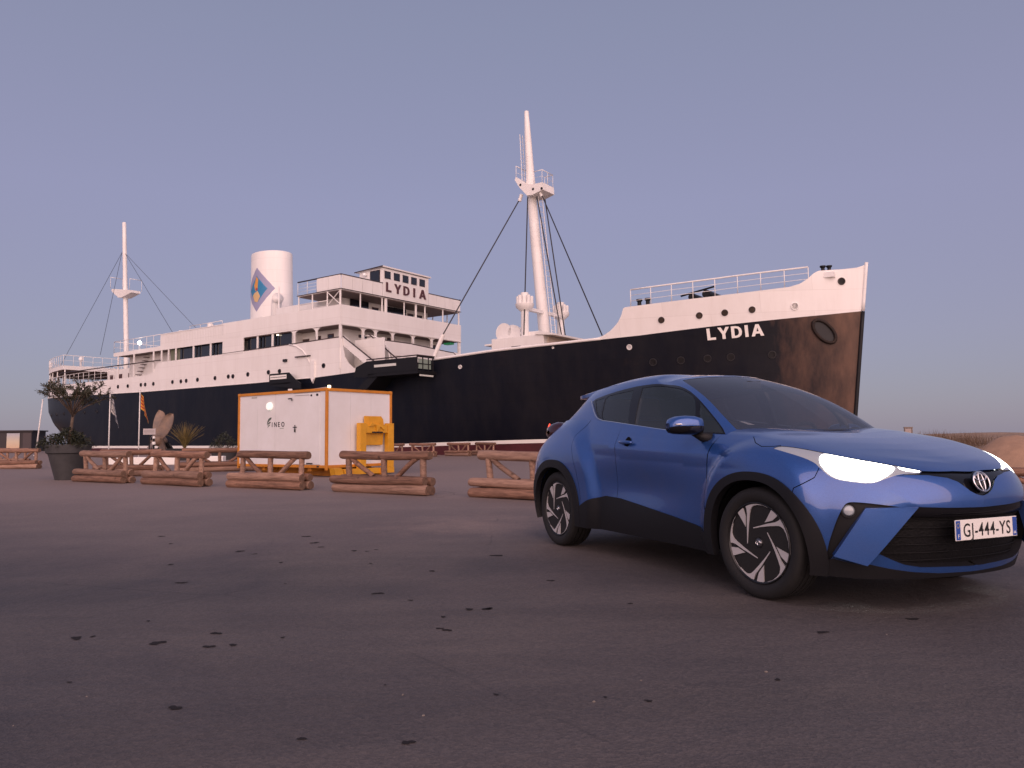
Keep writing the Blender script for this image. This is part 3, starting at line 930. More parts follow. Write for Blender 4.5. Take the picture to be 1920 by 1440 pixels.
# masts
fore = MB().tube([S(12.75, 0, 5.9), S(12.45, 0, 9), S(11.95, 0, 14), S(11.62, 0, 17.6)], [0.40, 0.385, 0.35, 0.31], 14).build('foremast', M_white, ship, smooth=True)
MB().tube([S(11.62, 0, 17.6), S(11.58, 0, 18.4), S(11.4, 0, 21.5), S(11.31, 0, 23.2), S(11.31, 0, 23.25)], [0.36, 0.30, 0.22, 0.15, 0.07], 14).build('topmast', M_white, fore, smooth=True)
top = MB().prism([(-1.15, 18.35), (-1.05, 18.55), (-0.2, 17.95), (0.55, 17.75), (1.45, 17.75), (1.5, 17.25), (0.5, 17.05), (0.0, 17.1), (-0.7, 17.75)], lambda u, v, w: S(11.75 + u * 0.85, w, v), -0.70, 0.70).build('mast_platform', M_white, fore)
for sd in (1, -1):
    for u_ in (-0.6, 0.6, 1.4):
        MB().lathe([(0.0, 0.0), (0.09, 0.0), (0.09, 0.012)], 10, lambda x, y, h, u_=u_, sd=sd: S(11.75 + u_ * 0.85 + x, sd * (0.702 + h), 17.5 - u_ * 0.12 + (0.35 if u_ < 0 else 0) + y)).build('lightening_hole', M_dark, top)
railing('mast_platform_rail', [(10.85, 0.65, 18.45), (10.85, -0.65, 18.45)], 0.85, 1.2, 2, r=0.018)
railing('mast_platform_rail', [(12.3, 0.65, 17.75), (12.95, 0.65, 17.75), (12.95, -0.65, 17.75), (12.3, -0.65, 17.75)], 0.85, 0.8, 2, r=0.018)
mb = MB()
for dn in (0.30, -0.02):
    mb.tube([S(11.1, dn, 18.4), S(10.95, dn, 21.6)], 0.022, 5)
for k in range(11):
    mb.tube([S(11.1 - k * 0.0136, 0.30, 18.5 + k * 0.29), S(11.1 - k * 0.0136, -0.02, 18.5 + k * 0.29)], 0.015, 4)
mb.build('mast_ladder', M_rail, fore)
mb = MB()
for dn in (0.25, -0.25):
    mb.tube([S(13.3, dn, 7.6), S(12.35, dn, 17.1)], 0.025, 5)
for k in range(26):
    q = k / 26
    mb.tube([S(13.3 - 0.95 * q, 0.25, 7.6 + 9.5 * q), S(13.3 - 0.95 * q, -0.25, 7.6 + 9.5 * q)], 0.018, 4)
mb.build('mast_ladder', M_rail, fore)
for (a, b) in [((11.0, 0.5, 17.0), (8.9, 5.9, 7.5)), ((11.75, 0.6, 17.0), (13.0, 3.0, 7.4)), ((12.75, 0.4, 17.0), (19.6, 4.9, 6.6)), ((12.35, 0.4, 17.0), (13.5, -0.6, 7.7)), ((12.4, -0.5, 17.0), (13.6, -0.9, 7.7))]:
    MB().tube([S(*a), S(*b)], 0.04, 6).build('shroud', M_wire, ship)
MB().tube([S(8.9, 5.9, 7.5), S(8.3, 6.15, 6.0)], 0.13, 8).build('turnbuckle', M_white, ship)
MB().tube([S(11.15, 0.45, 17.35), S(11.0, 0.5, 16.9)], 0.12, 8).build('shackle_block', M_white, fore)
MB().tube([S(12.55, 0.4, 17.3), S(12.75, 0.4, 16.9)], 0.10, 8).build('shackle_block', M_white, fore)
# mast house, winches, twin derrick posts
sbox('mast_house', 10.45, 14.45, -2.6, 3.0, 5.9, 7.35, M_white, bevel=0.03)
MB().prism([(13.9, 7.35), (15.2, 7.22), (15.2, 7.33), (13.9, 7.52)], lambda u, v, w: S(u, w, v), -3.4, 3.1).build('mast_house_roof', M_white, ship)
sbox('hatch_coaming', 14.5, 14.55, -2.4, 2.6, 6.0, 7.2, mat('cream_panel', (0.62, 0.52, 0.44), 0.6))
sbox('shelf', 9.9, 10.5, 1.5, 3.0, 6.95, 7.05, M_white)
w = sbox('window', 12.05, 12.75, 3.0, 3.03, 6.32, 6.75, M_trim)
sbox('pane', 12.12, 12.38, 3.03, 3.04, 6.38, 6.7, M_amber, w)
sbox('pane', 12.44, 12.70, 3.03, 3.04, 6.38, 6.7, M_amber, w)
for s_ in (11.45, 13.65):
    MB().lathe([(0.0, 0.02), (0.2, 0.02), (0.24, 0.05), (0.24, 0.0)], 14, lambda x, y, h, s_=s_: S(s_ + x, 3.0 + h, 6.35 + 0.08 * (s_ > 12) + y)).build('porthole', M_glass, ship)
for s_, r_, z_ in [(10.75, 0.62, 7.85), (11.6, 0.5, 7.75)]:
    MB().lathe([(0.0, -0.5), (r_, -0.5), (r_, -0.42), (r_ * 0.55, -0.38), (r_ * 0.55, 0.38), (r_, 0.42), (r_, 0.5), (0.0, 0.5)], 18, lambda x, y, h, s_=s_, z_=z_: S(s_ + x, 1.6 + h, z_ + y)).build('winch_drum', M_white, ship, smooth=True, angle=R(40))
sbox('winch_bed', 10.5, 12.3, 0.9, 2.4, 7.352, 7.62, M_white)
for n_, s_ in ((2.3, 12.6), (-2.1, 12.5)):
    MB().tube([S(s_, n_, 7.3), S(s_, n_, 10.2)], 0.26, 10).build('derrick_post', M_white, ship, smooth=True, angle=R(40))
    MB().lathe([(0.26, 9.0), (0.55, 9.25), (0.6, 9.45), (0.6, 9.5), (0.26, 9.5)], 12, lambda x, y, h, s_=s_, n_=n_: S(s_ + x, n_ + y, h)).build('post_collar', M_white, ship, smooth=True, angle=R(40))
    for k in range(5):
        a = 2 * math.pi * k / 5 + 0.4
        MB().tube([S(s_ + 0.46 * math.cos(a), n_ + 0.46 * math.sin(a), 9.5), S(s_ + 0.46 * math.cos(a), n_ + 0.46 * math.sin(a), 10.0)], 0.11, 8).build('floodlight', M_white, ship, smooth=True, angle=R(40))
MB().box(12.4, 12.7, -2.2, 2.0, 9.12, 9.32).build('crosstree', M_white, ship)
sbox('mast_step', 11.4, 13.6, -1.2, 2.2, 7.352, 7.7, M_white)
# forecastle gear
fr = [(s, half_breadth(s, z_fc(s)) - 0.06, float(np.interp(s, [21.4, 25.25, 28.9, 29.8], [7.99, 8.24, 8.57, 8.66]))) for s in np.linspace(21.4, 29.75, 9)]
for sd in (1, -1):
    railing('forecastle_rail', [(a, sd * b, c) for a, b, c in fr], 0.92, 1.05, 3, r=0.025, top_r=0.045)
win = MB()
win.box(23.9, 25.6, -3.0, -0.8, 8.1, 8.32)
win.tube([S(24.1, 0.7, 8.48), S(24.1, 3.1, 8.48)], 0.20, 12).tube([S(24.9, 0.7, 8.55), S(24.9, 3.1, 8.55)], 0.22, 12)
win.tube([S(23.4, 2.9, 8.62), S(25.3, 2.9, 8.92)], 0.05, 6).tube([S(25.3, 2.0, 8.4), S(26.4, 2.0, 8.45)], 0.10, 6)
win.build('windlass', M_blackmetal, ship, smooth=True, angle=R(40))
for s_, n_, z_ in [(21.7, 4.5, 8.0), (22.15, 4.4, 8.02)]:
    MB().lathe([(0.14, 0), (0.11, 0.05), (0.11, 0.28), (0.17, 0.33), (0.17, 0.42), (0.0, 0.42)], 10, lambda x, y, h, s_=s_, n_=n_, z_=z_: S(s_ + x, n_ + y, z_ + h)).build('bollard', M_blackmetal, ship, smooth=True, angle=R(40))
for s_, n_ in [(30.35, 1.05), (30.62, 0.9)]:
    MB().lathe([(0.12, 0), (0.09, 0.05), (0.09, 0.3), (0.15, 0.36), (0.15, 0.42), (0.0, 0.42)], 10, lambda x, y, h, s_=s_, n_=n_: S(s_ + x, n_ + y, 9.22 + h)).build('bollard', M_blackmetal, ship, smooth=True, angle=R(40))
sbox('bow_fairlead', 30.1, 30.9, 0.75, 1.2, 9.0, 9.26, M_white)
# main mast aft
mainm = MB().tube([S(-41.2, 0, 5.9), S(-41.27, 0, 10.35), S(-41.85, 0, 17.4), S(-42.3, 0, 22.8), S(-42.48, 0, 25.0)], [0.27, 0.26, 0.24, 0.21, 0.20], 12).build('mainmast', M_white, ship, smooth=True)
MB().prism([(-2.0, 17.75), (2.2, 17.1), (2.2, 16.85), (0.3, 16.55), (-0.5, 16.6), (-2.0, 17.5)], lambda u, v, w: S(-41.85 + u, w, v), -0.5, 0.5).build('mast_platform', M_white, mainm)
railing('mast_platform_rail', [(-43.8, 0.65, 17.8), (-43.8, -0.65, 17.8)], 1.2, 1.2, 1, r=0.02)
railing('mast_platform_rail', [(-39.7, 0.65, 17.1), (-39.7, -0.65, 17.1)], 1.2, 1.2, 1, r=0.02)
for (a, b) in [((-42.4, 0.2, 21.6), (-51.0, 2.4, 9.6)), ((-42.2, 0.3, 21.6), (-34.0, 6.2, 9.3)), ((-42.2, 0.0, 21.6), (-24.6, 4.0, 10.2)), ((-42.2, 0, 21.6), (-31.0, -5.5, 9.3))]:
    MB().tube([S(*a), S(*b)], 0.02, 5).build('stay', M_wire, ship)

# forward stair recess, curved break of the side plating, and the boarding platforms on the hull
MB().prism([(0.0, 8.0), (0.12, 7.95), (0.26, 7.2), (0.45, 6.65), (0.8, 6.2), (1.3, 5.85), (2.1, 5.62), (2.9, 5.60), (2.9, 5.45), (0.0, 5.40)], lambda u, v, w: S(u, w, v), HB - 0.06, HB - 0.01).build('stair_side_plate', M_white, ship)
st = MB().prism([(0.1, 8.05), (0.35, 8.05), (3.35, 5.95), (3.35, 5.62), (2.95, 5.62), (0.1, 7.5)], lambda u, v, w: S(u, w, v), 6.25, 6.30).build('stair_stringer', M_white, ship)
for k in range(10):
    MB().box(0.35 + k * 0.25, 0.62 + k * 0.25, -6.24, -5.2, 7.25 - k * 0.165, 7.31 - k * 0.165).build('stair_tread', M_brown, st)
MB().box(0.1, 3.0, -5.2, -5.12, 5.5, 7.9).build('stair_back', M_white, ship)
MB().tube([S(0.15, 6.3, 8.1), S(3.5, 6.3, 5.98)], 0.045, 6).build('handrail', M_trim, ship)
MB().tube([S(0.9, 4.6, 8.35), S(4.2, 4.9, 6.2)], 0.045, 6).build('handrail', M_trim, ship)
MB().tube([S(0.3, 4.4, 8.3), S(1.0, 4.5, 8.25), S(1.9, 4.5, 7.95), S(2.6, 4.6, 7.4), S(3.0, 4.7, 6.7), S(3.3, 4.8, 5.9)], 0.05, 6).build('curved_rail', M_white, ship, smooth=True)
MB().prism([(0.35, 8.1), (1.0, 8.2), (1.8, 7.9), (2.5, 7.35), (2.95, 6.7), (3.3, 5.75), (0.35, 5.75)], lambda u, v, w: S(u, w, v), 4.3, 4.36).build('stair_screen', M_white, ship)
cv = [(-5.5, 7.97), (-4.7, 7.78), (-4.0, 7.42), (-3.5, 6.95), (-3.15, 6.4), (-2.9, 5.8), (-2.78, 5.0)]
MB().tube([S(a, HB + 0.02, b) for a, b in cv], 0.05, 6).build('plating_curve', M_white, ship, smooth=True)
MB().prism([(-3.05, 6.6), (-2.6, 6.6), (-2.62, 5.3), (-2.78, 5.05), (-2.95, 5.3)], lambda u, v, w: S(u, w, v), HB, HB + 0.12).build('drain_chute', M_white, ship)
sbox('rain_ledge', -4.7, -3.1, HB, HB + 0.15, 6.95, 7.02, M_trim)
sbox('fairlead', -6.1, -5.7, HB, HB + 0.12, 6.72, 6.92, M_dark)
gp = MB().box(4.4, 8.7, -8.0, -6.3, 4.95, 5.15).build('boarding_platform', M_blackmetal, ship)
MB().prism([(3.3, 5.62), (4.3, 5.95), (8.6, 5.95), (8.6, 5.1), (5.2, 5.1), (4.2, 4.95), (3.1, 5.0)], lambda u, v, w: S(u, w, v), 7.93, 8.0).build('platform_side', M_blackmetal, gp)
MB().prism([(3.2, 4.2), (4.2, 4.2), (5.2, 4.95), (4.4, 4.95)], lambda u, v, w: S(u, w, v), 6.4, 7.9).build('platform_brace', M_blackmetal, gp)
M_plate = mat('pale_sign_plate', (0.60, 0.62, 0.58), 0.4)
MB().box(5.0, 6.9, -8.03, -8.005, 5.52, 5.68).build('sign_plate', M_plate, gp)
MB().box(8.603, 8.64, -7.85, -6.75, 5.25, 5.85).build('sign_plate', mat('grey_green_panel', (0.22, 0.28, 0.24), 0.35), gp)
mb = MB()
for n_ in (-8.0, -7.5, -7.0, -6.6):
    mb.tube([(8.65, n_, 5.1), (8.65, n_, 5.98)], 0.04, 5)
mb.tube([(8.65, -8.0, 5.98), (8.65, -6.5, 5.98)], 0.05, 5).tube([(8.65, -8.0, 5.55), (8.65, -6.5, 5.55)], 0.03, 5)
mb.build('platform_rail', M_blackmetal, gp)
MB().box(8.66, 8.70, -7.8, -6.6, 4.80, 4.90).build('light_strip', M_plate, gp)
MB().tube([S(4.3, 8.0, 6.05), S(8.7, 8.0, 6.05), S(8.7, 6.5, 6.05)], 0.04, 6).build('handrail', M_trim, gp)
gp2 = MB().box(-6.9, -4.6, -7.0, -6.38, 5.05, 5.15).build('boarding_platform', M_blackmetal, ship)
MB().prism([(-7.0, 5.85), (-4.75, 5.85), (-4.0, 5.3), (-3.4, 5.0), (-3.4, 4.6), (-7.0, 5.0)], lambda u, v, w: S(u, w, v), 6.95, 7.0).build('platform_side', M_blackmetal, gp2)
MB().box(-6.85, -5.0, -7.03, -7.003, 5.42, 5.72).build('sign_plate', M_stripe, gp2)
MB().box(-6.8, -5.05, -7.035, -7.031, 5.55, 5.59).build('sign_line', M_dark, gp2)
# ================================================================ THE CAR: body surfaces
# local frame: x forward, y to the car's right (the side in view), z up; origin on the ground between the axles
def nspline(P):
    """natural cubic spline through rows of P (k, ...) at integer knots -> second derivatives"""
    k = P.shape[0]
    A = np.zeros((k, k))
    B = np.zeros_like(P)
    A[0, 0] = A[-1, -1] = 1
    for i in range(1, k - 1):
        A[i, i - 1:i + 2] = (1, 4, 1)
        B[i] = 6 * (P[i + 1] - 2 * P[i] + P[i - 1])
    return np.linalg.solve(A, B.reshape(k, -1)).reshape(P.shape)
def seval(P, M, t):
    t = np.clip(np.asarray(t, float), 0, P.shape[0] - 1 - 1e-9)
    i = t.astype(int)
    a = (t - i).reshape(t.shape + (1,) * (P.ndim - 1))
    b = 1 - a
    return b * P[i] + a * P[i + 1] + ((b ** 3 - b) * M[i] + (a ** 3 - a) * M[i + 1]) / 6
class Net:
    """C2 surface through a net of control points net[col][row] = (x, y, z)"""
    def __init__(self, net):
        self.P = np.array(net, float)
        self.nc, self.nr = self.P.shape[:2]
        self.Mc = nspline(self.P)
    def at(self, t, v):
        t = np.atleast_1d(np.asarray(t, float)); v = np.atleast_1d(np.asarray(v, float))
        C = seval(self.P, self.Mc, t)                      # (n, rows, 3)
        Cr = np.moveaxis(C, 1, 0)                          # (rows, n, 3)
        M = nspline(Cr)
        vv = np.clip(v, 0, self.nr - 1 - 1e-9)
        i = vv.astype(int); a = (vv - i)[:, None]; b = 1 - a
        k = np.arange(len(t))
        return b * Cr[i, k] + a * Cr[i + 1, k] + ((b ** 3 - b) * M[i, k] + (a ** 3 - a) * M[i + 1, k]) / 6

def sstep(a, b, x):
    t = np.clip((x - a) / (b - a), 0, 1)
    return t * t * (3 - 2 * t)

# lower body: columns run from the nose round the right corner, along the side and round the tail; rows from the sill up to the shoulder
def col_(xs, ys, zs): return [(x, y, z) for x, y, z in zip(xs, ys, zs)]
LOWER = [
    #        x per row (bottom .. top)                                        y per row                                              z per row
    col_([2.08, 2.12, 2.150, 2.165, 2.165, 2.145, 2.10, 2.03], [0] * 8,                                                 [.195, .30, .43, .55, .64, .715, .77, .815]),
    col_([2.06, 2.10, 2.130, 2.145, 2.145, 2.120, 2.07, 1.99], [.25, .25, .25, .25, .25, .25, .25, .245],                 [.195, .30, .43, .55, .645, .725, .785, .83]),
    col_([2.00, 2.04, 2.070, 2.085, 2.080, 2.045, 1.98, 1.88], [.47, .47, .47, .475, .475, .47, .46, .44],                [.195, .30, .43, .555, .65, .74, .81, .855]),
    col_([1.90, 1.935, 1.965, 1.975, 1.960, 1.915, 1.84, 1.73], [.65, .65, .655, .66, .66, .65, .63, .585],               [.195, .30, .43, .56, .66, .76, .84, .89]),
    col_([1.77, 1.80, 1.825, 1.835, 1.820, 1.775, 1.70, 1.59], [.775, .78, .785, .79, .785, .77, .735, .665],             [.20, .30, .43, .56, .67, .78, .87, .925]),
    col_([1.62, 1.64, 1.66, 1.665, 1.66, 1.62, 1.55, 1.45], [.845, .852, .858, .862, .86, .84, .79, .705],                [.205, .305, .43, .56, .68, .80, .895, .953]),
    col_([1.32, 1.32, 1.32, 1.32, 1.32, 1.30, 1.26, 1.20], [.855, .862, .868, .874, .875, .862, .815, .735],              [.21, .31, .43, .56, .69, .82, .925, .985]),
    col_([.95, .95, .95, .95, .95, .95, .94, .92], [.845, .855, .862, .868, .872, .866, .83, .755],                       [.215, .31, .43, .56, .69, .82, .93, 1.00]),
    col_([.45, .45, .45, .45, .45, .45, .45, .45], [.835, .848, .856, .862, .868, .865, .838, .775],                      [.22, .31, .43, .56, .69, .82, .935, 1.025]),
    col_([-.1] * 8, [.833, .845, .853, .860, .866, .864, .838, .772],                                                      [.22, .31, .43, .56, .69, .83, .96, 1.078]),
    col_([-.6] * 8, [.835, .847, .854, .860, .866, .862, .830, .755],                                                      [.22, .31, .43, .56, .70, .84, .985, 1.125]),
    col_([-.95] * 8, [.842, .852, .860, .866, .870, .862, .815, .732],                                                     [.215, .31, .43, .56, .70, .85, 1.00, 1.15]),
    col_([-1.32, -1.32, -1.32, -1.32, -1.32, -1.32, -1.31, -1.29], [.850, .858, .864, .868, .868, .852, .79, .700],       [.215, .31, .43, .56, .70, .86, 1.01, 1.16]),
    col_([-1.66, -1.67, -1.68, -1.69, -1.69, -1.68, -1.62, -1.53], [.835, .845, .852, .852, .845, .815, .745, .665],      [.22, .31, .43, .56, .70, .86, 1.01, 1.15]),
    col_([-1.84, -1.86, -1.88, -1.90, -1.90, -1.87, -1.79, -1.66], [.73, .745, .755, .755, .745, .71, .65, .59],         [.23, .32, .44, .56, .70, .86, 1.01, 1.14]),
    col_([-1.93, -1.96, -1.99, -2.02, -2.02, -1.98, -1.89, -1.75], [.45, .46, .47, .47, .46, .44, .41, .38],               [.24, .33, .45, .57, .71, .87, 1.02, 1.14]),
    col_([-1.95, -1.98, -2.02, -2.05, -2.05, -2.01, -1.92, -1.78], [0] * 8,                                                [.24, .33, .45, .57, .71, .87, 1.02, 1.14]),
]
LN = Net(LOWER)
def lower_at(t, v, off=0.0):
    P = LN.at(t, v)
    x, y, z = P[:, 0], P[:, 1], P[:, 2]
    sidew = sstep(4.0, 5.2, np.asarray(t)) * (1 - sstep(13.4, 14.4, np.asarray(t)))
    # muscular wheel-arch haunches, a hollow through the doors
    rf = np.hypot(x - 1.32, (z - .40) * 0.95)
    rb = np.hypot(x + 1.30, (z - .45) * 0.95)
    y = y + sidew * .046 * (1 - sstep(.475, .575, rf)) + sidew * .062 * (1 - sstep(.585, .735, rb))
    hollow = np.exp(-((x + .05) / .55) ** 2 - ((z - .60) / .15) ** 2)
    y = y - sidew * .034 * hollow
    # sharp character line along the doors, rising towards the tail, and a softer one low on the doors
    zc = np.interp(x, [-1.0, -.5, .3, .9, 1.5], [.985, .925, .885, .872, .86])
    wx = sstep(-1.05, -.75, x) * (1 - sstep(1.0, 1.5, x))
    y = y + sidew * wx * .013 * np.clip(1 - np.abs(z - zc) / .085, 0, 1)
    # pressed crease from the lamp down to the outer corner of the grille
    tt = np.asarray(t); vv = np.asarray(v)
    tc_ = np.interp(vv, [3.3, 4.0, 4.45, 5.0], [1.80, 2.20, 2.60, 2.75])
    wv = sstep(3.2, 3.6, vv) * (1 - sstep(4.6, 5.1, vv))
    x = x + wv * .006 * np.exp(-np.sqrt(((tt - tc_) / .32) ** 2 + .02))
    P = np.stack([x, y, z], -1)
    return P
def normals(fn, t, v):
    e = 1e-3
    a = fn(t + e, v) - fn(t - e, v)
    b = fn(t, v + e) - fn(t, v - e)
    n = np.cross(b, a)
    n /= np.linalg.norm(n, axis=1)[:, None] + 1e-12
    return n

# greenhouse: columns from the windscreen centre round the A pillar, along the side windows, round the tail glass; rows from the belt to the roof edge
def gcol(*pts): return list(pts)
GREEN = [
    gcol((1.19, 0, .985), (1.00, 0, 1.12), (.745, 0, 1.262), (.51, 0, 1.368), (.30, 0, 1.436), (.12, 0, 1.482)),
    gcol((1.16, .30, .985), (.97, .285, 1.12), (.72, .27, 1.259), (.485, .26, 1.361), (.275, .25, 1.428), (.10, .245, 1.473)),
    gcol((1.09, .53, .985), (.90, .51, 1.115), (.665, .49, 1.244), (.435, .475, 1.342), (.23, .46, 1.408), (.06, .445, 1.452)),
    gcol((.975, .67, .985), (.80, .645, 1.10), (.585, .615, 1.222), (.38, .585, 1.316), (.19, .557, 1.386), (.03, .53, 1.432)),
    gcol((.78, .735, 1.00), (.635, .708, 1.10), (.465, .675, 1.212), (.295, .64, 1.310), (.14, .605, 1.378), (.00, .565, 1.424)),
    gcol((.43, .760, 1.02), (.35, .735, 1.12), (.245, .702, 1.225), (.13, .668, 1.322), (.03, .63, 1.394), (-.08, .585, 1.440)),
    gcol((-.10, .757, 1.07), (-.11, .735, 1.16), (-.12, .707, 1.255), (-.13, .674, 1.342), (-.15, .635, 1.412), (-.18, .590, 1.458)),
    gcol((-.60, .741, 1.12), (-.59, .720, 1.195), (-.57, .695, 1.275), (-.55, .662, 1.350), (-.54, .625, 1.412), (-.54, .582, 1.456)),
    gcol((-.98, .716, 1.145), (-.96, .696, 1.205), (-.93, .670, 1.277), (-.91, .640, 1.342), (-.89, .605, 1.396), (-.88, .562, 1.438)),
    gcol((-1.32, .682, 1.155), (-1.28, .660, 1.207), (-1.23, .634, 1.267), (-1.20, .605, 1.325), (-1.18, .572, 1.374), (-1.18, .532, 1.412)),
    gcol((-1.55, .645, 1.145), (-1.51, .615, 1.19), (-1.45, .582, 1.25), (-1.40, .55, 1.307), (-1.37, .52, 1.354), (-1.38, .488, 1.388)),
    gcol((-1.68, .56, 1.135), (-1.63, .52, 1.185), (-1.57, .485, 1.243), (-1.51, .455, 1.30), (-1.48, .43, 1.348), (-1.49, .41, 1.385)),
    gcol((-1.76, .36, 1.135), (-1.71, .34, 1.19), (-1.65, .32, 1.25), (-1.59, .30, 1.31), (-1.55, .285, 1.36), (-1.55, .27, 1.405)),
    gcol((-1.79, 0, 1.135), (-1.74, 0, 1.19), (-1.68, 0, 1.255), (-1.62, 0, 1.315), (-1.57, 0, 1.37), (-1.57, 0, 1.418)),
]
GN = Net(GREEN)
def green_at(t, v, off=0.0): return GN.at(t, v)


def ihermite(E, T, C, D, u):
    """cubic Hermite from E (tangent T) to C (tangent D)"""
    u = u[:, None]
    return (2*u**3 - 3*u**2 + 1) * E + (u**3 - 2*u**2 + u) * T + (-2*u**3 + 3*u**2) * C + (u**3 - u**2) * D
def cap_at(net, t, u, tk, cx, zx, zz, ktan):
    """cap surface: u=0 on the top row of the net, u=1 on the centre line of the car"""
    t = np.atleast_1d(np.asarray(t, float)); u = np.atleast_1d(np.asarray(u, float))
    top = net.nr - 1.0
    base = lower_at if net is LN else green_at
    E = base(t, np.full(t.shape, top))
    T = (E - base(t, np.full(t.shape, top - .02)))
    T = T / (np.linalg.norm(T, axis=1)[:, None] + 1e-9)
    X = np.interp(t, tk, cx)
    C = np.stack([X, np.zeros_like(X), np.interp(X, zx, zz)], -1)
    d = np.linalg.norm(C - E, axis=1)[:, None]
    D = np.stack([np.zeros_like(X), -np.ones_like(X), np.zeros_like(X)], -1) * d
    return ihermite(E, T * d * ktan, C, D, u)
HOOD_T, HOOD_X = [0, 1, 2, 3, 4, 5, 6, 7], [2.03, 2.00, 1.93, 1.81, 1.67, 1.52, 1.32, 1.15]
HOOD_ZX, HOOD_ZZ = [1.10, 1.2, 1.32, 1.52, 1.67, 1.81, 1.93, 2.0, 2.03], [1.027, 1.018, 1.004, .968, .934, .897, .858, .83, .815]
ROOF_T = [0, 1, 2, 3, 4, 5, 6, 7, 8, 9, 10, 11, 12, 13]
ROOF_X = [.12, .08, .02, -.04, -.11, -.2, -.33, -.6, -.92, -1.2, -1.4, -1.5, -1.55, -1.57]
ROOF_ZX, ROOF_ZZ = [-1.57, -1.4, -1.2, -.92, -.6, -.33, -.2, -.04, .12], [1.418, 1.456, 1.488, 1.514, 1.525, 1.520, 1.513, 1.499, 1.478]
def hood_at(t, u): return cap_at(LN, t, u, HOOD_T, HOOD_X, HOOD_ZX, HOOD_ZZ, 0.55)
def roof_at(t, u): return cap_at(GN, t, u, ROOF_T, ROOF_X, ROOF_ZX, ROOF_ZZ, 0.55)

# ---------------------------------------------------------------- car materials
def car_paint_material():
    m = bpy.data.materials.new('blue_metallic_paint')
    m.use_nodes = True
    nt = m.node_tree
    b = nt.nodes['Principled BSDF']
    tc = nt.nodes.new('ShaderNodeTexCoord')
    v = nt.nodes.new('ShaderNodeTexVoronoi')
    v.inputs['Scale'].default_value = 900
    nt.links.new(tc.outputs['Object'], v.inputs['Vector'])
    sp = nt.nodes.new('ShaderNodeSeparateColor')
    nt.links.new(v.outputs['Color'], sp.inputs[0])
    rp = nt.nodes.new('ShaderNodeValToRGB')
    rp.color_ramp.elements[0].color = (0.017, 0.068, 0.260, 1)
    rp.color_ramp.elements[1].color = (0.036, 0.120, 0.400, 1)
    nt.links.new(sp.outputs[0], rp.inputs['Fac'])
    # road dust low on the panels
    n = nt.nodes.new('ShaderNodeTexNoise')
    n.inputs['Scale'].default_value = 6
    n.inputs['Detail'].default_value = 7
    nt.links.new(tc.outputs['Object'], n.inputs['Vector'])
    r2 = nt.nodes.new('ShaderNodeValToRGB')
    r2.color_ramp.elements[0].position, r2.color_ramp.elements[1].position = 0.45, 0.8
    r2.color_ramp.elements[0].color = (0, 0, 0, 1)
    r2.color_ramp.elements[1].color = (0.10, 0.10, 0.10, 1)
    nt.links.new(n.outputs['Fac'], r2.inputs['Fac'])
    mx = nt.nodes.new('ShaderNodeMix')
    mx.data_type = 'RGBA'
    nt.links.new(r2.outputs['Color'], mx.inputs[0])
    nt.links.new(rp.outputs['Color'], mx.inputs[6])
    mx.inputs[7].default_value = (0.16, 0.14, 0.13, 1)
    nt.links.new(mx.outputs[2], b.inputs['Base Color'])
    b.inputs['Metallic'].default_value = 0.55
    b.inputs['Roughness'].default_value = 0.38
    b.inputs['Coat Weight'].default_value = 1.0
    b.inputs['Coat Roughness'].default_value = 0.055
    b.inputs['Coat IOR'].default_value = 1.52
    return m
M_paint = car_paint_material()
M_clad = mat('black_cladding', (0.008, 0.008, 0.010), 0.55, bump=0.05, bscale=300, spec=0.3)
M_gloss = mat('gloss_black', (0.006, 0.006, 0.008), 0.14, spec=0.4)
M_gap = mat('panel_gap', (0.003, 0.003, 0.004), 0.9, spec=0.1)
M_chrome = mat('chrome', (0.75, 0.75, 0.77), 0.12, metal=1.0)
M_tyre = mat('tyre_rubber', (0.010, 0.0095, 0.010), 0.75, var=0.25, vscale=9, bump=0.1, bscale=60)
M_rimblack = mat('rim_black', (0.006, 0.006, 0.007), 0.35)
M_rimcut = mat('rim_machined', (0.62, 0.60, 0.60), 0.35, metal=0.35)
M_lens = mat('headlight_lens', (0.36, 0.40, 0.43), 0.12, coat=0.8)
M_beam = mat('lit_headlight', (0.5, 0.52, 0.52), 0.3, emit=(1.0, 0.99, 0.93), estr=9.0)
_nt = M_beam.node_tree
_tcb = _nt.nodes.new('ShaderNodeTexCoord')
_spb = _nt.nodes.new('ShaderNodeSeparateXYZ')
_nt.links.new(_tcb.outputs['Object'], _spb.inputs[0])
_mrb = _nt.nodes.new('ShaderNodeMapRange')          # the rear end of the lamp is a dim light guide, the projectors sit in front
_mrb.inputs['From Min'].default_value, _mrb.inputs['From Max'].default_value = 1.62, 1.80
_mrb.inputs['To Min'].default_value, _mrb.inputs['To Max'].default_value = 0.45, 9.0
_nt.links.new(_spb.outputs['X'], _mrb.inputs['Value'])
_nt.links.new(_mrb.outputs[0], _nt.nodes['Principled BSDF'].inputs['Emission Strength'])
M_redlens = mat('tail_lens', (0.028, 0.004, 0.006), 0.15, coat=0.8)
M_redlit = mat('tail_light_strip', (0.8, 0.05, 0.03), 0.3, emit=(1.0, 0.10, 0.05), estr=1.6)
M_inner = mat('car_interior', (0.018, 0.018, 0.02), 0.8)
M_glassdark = mat('tinted_glass', (0.024, 0.034, 0.038), 0.02, spec=1.0, alpha=0.62)
M_wsglass = mat('windscreen_glass', (0.060, 0.076, 0.112), 0.015, spec=1.0, alpha=0.58)  # blue-grey base colour stands in for reflected sky
M_grille = mat('grille_black', (0.005, 0.005, 0.006), 0.6, bump=0.3, bscale=70, spec=0.2)

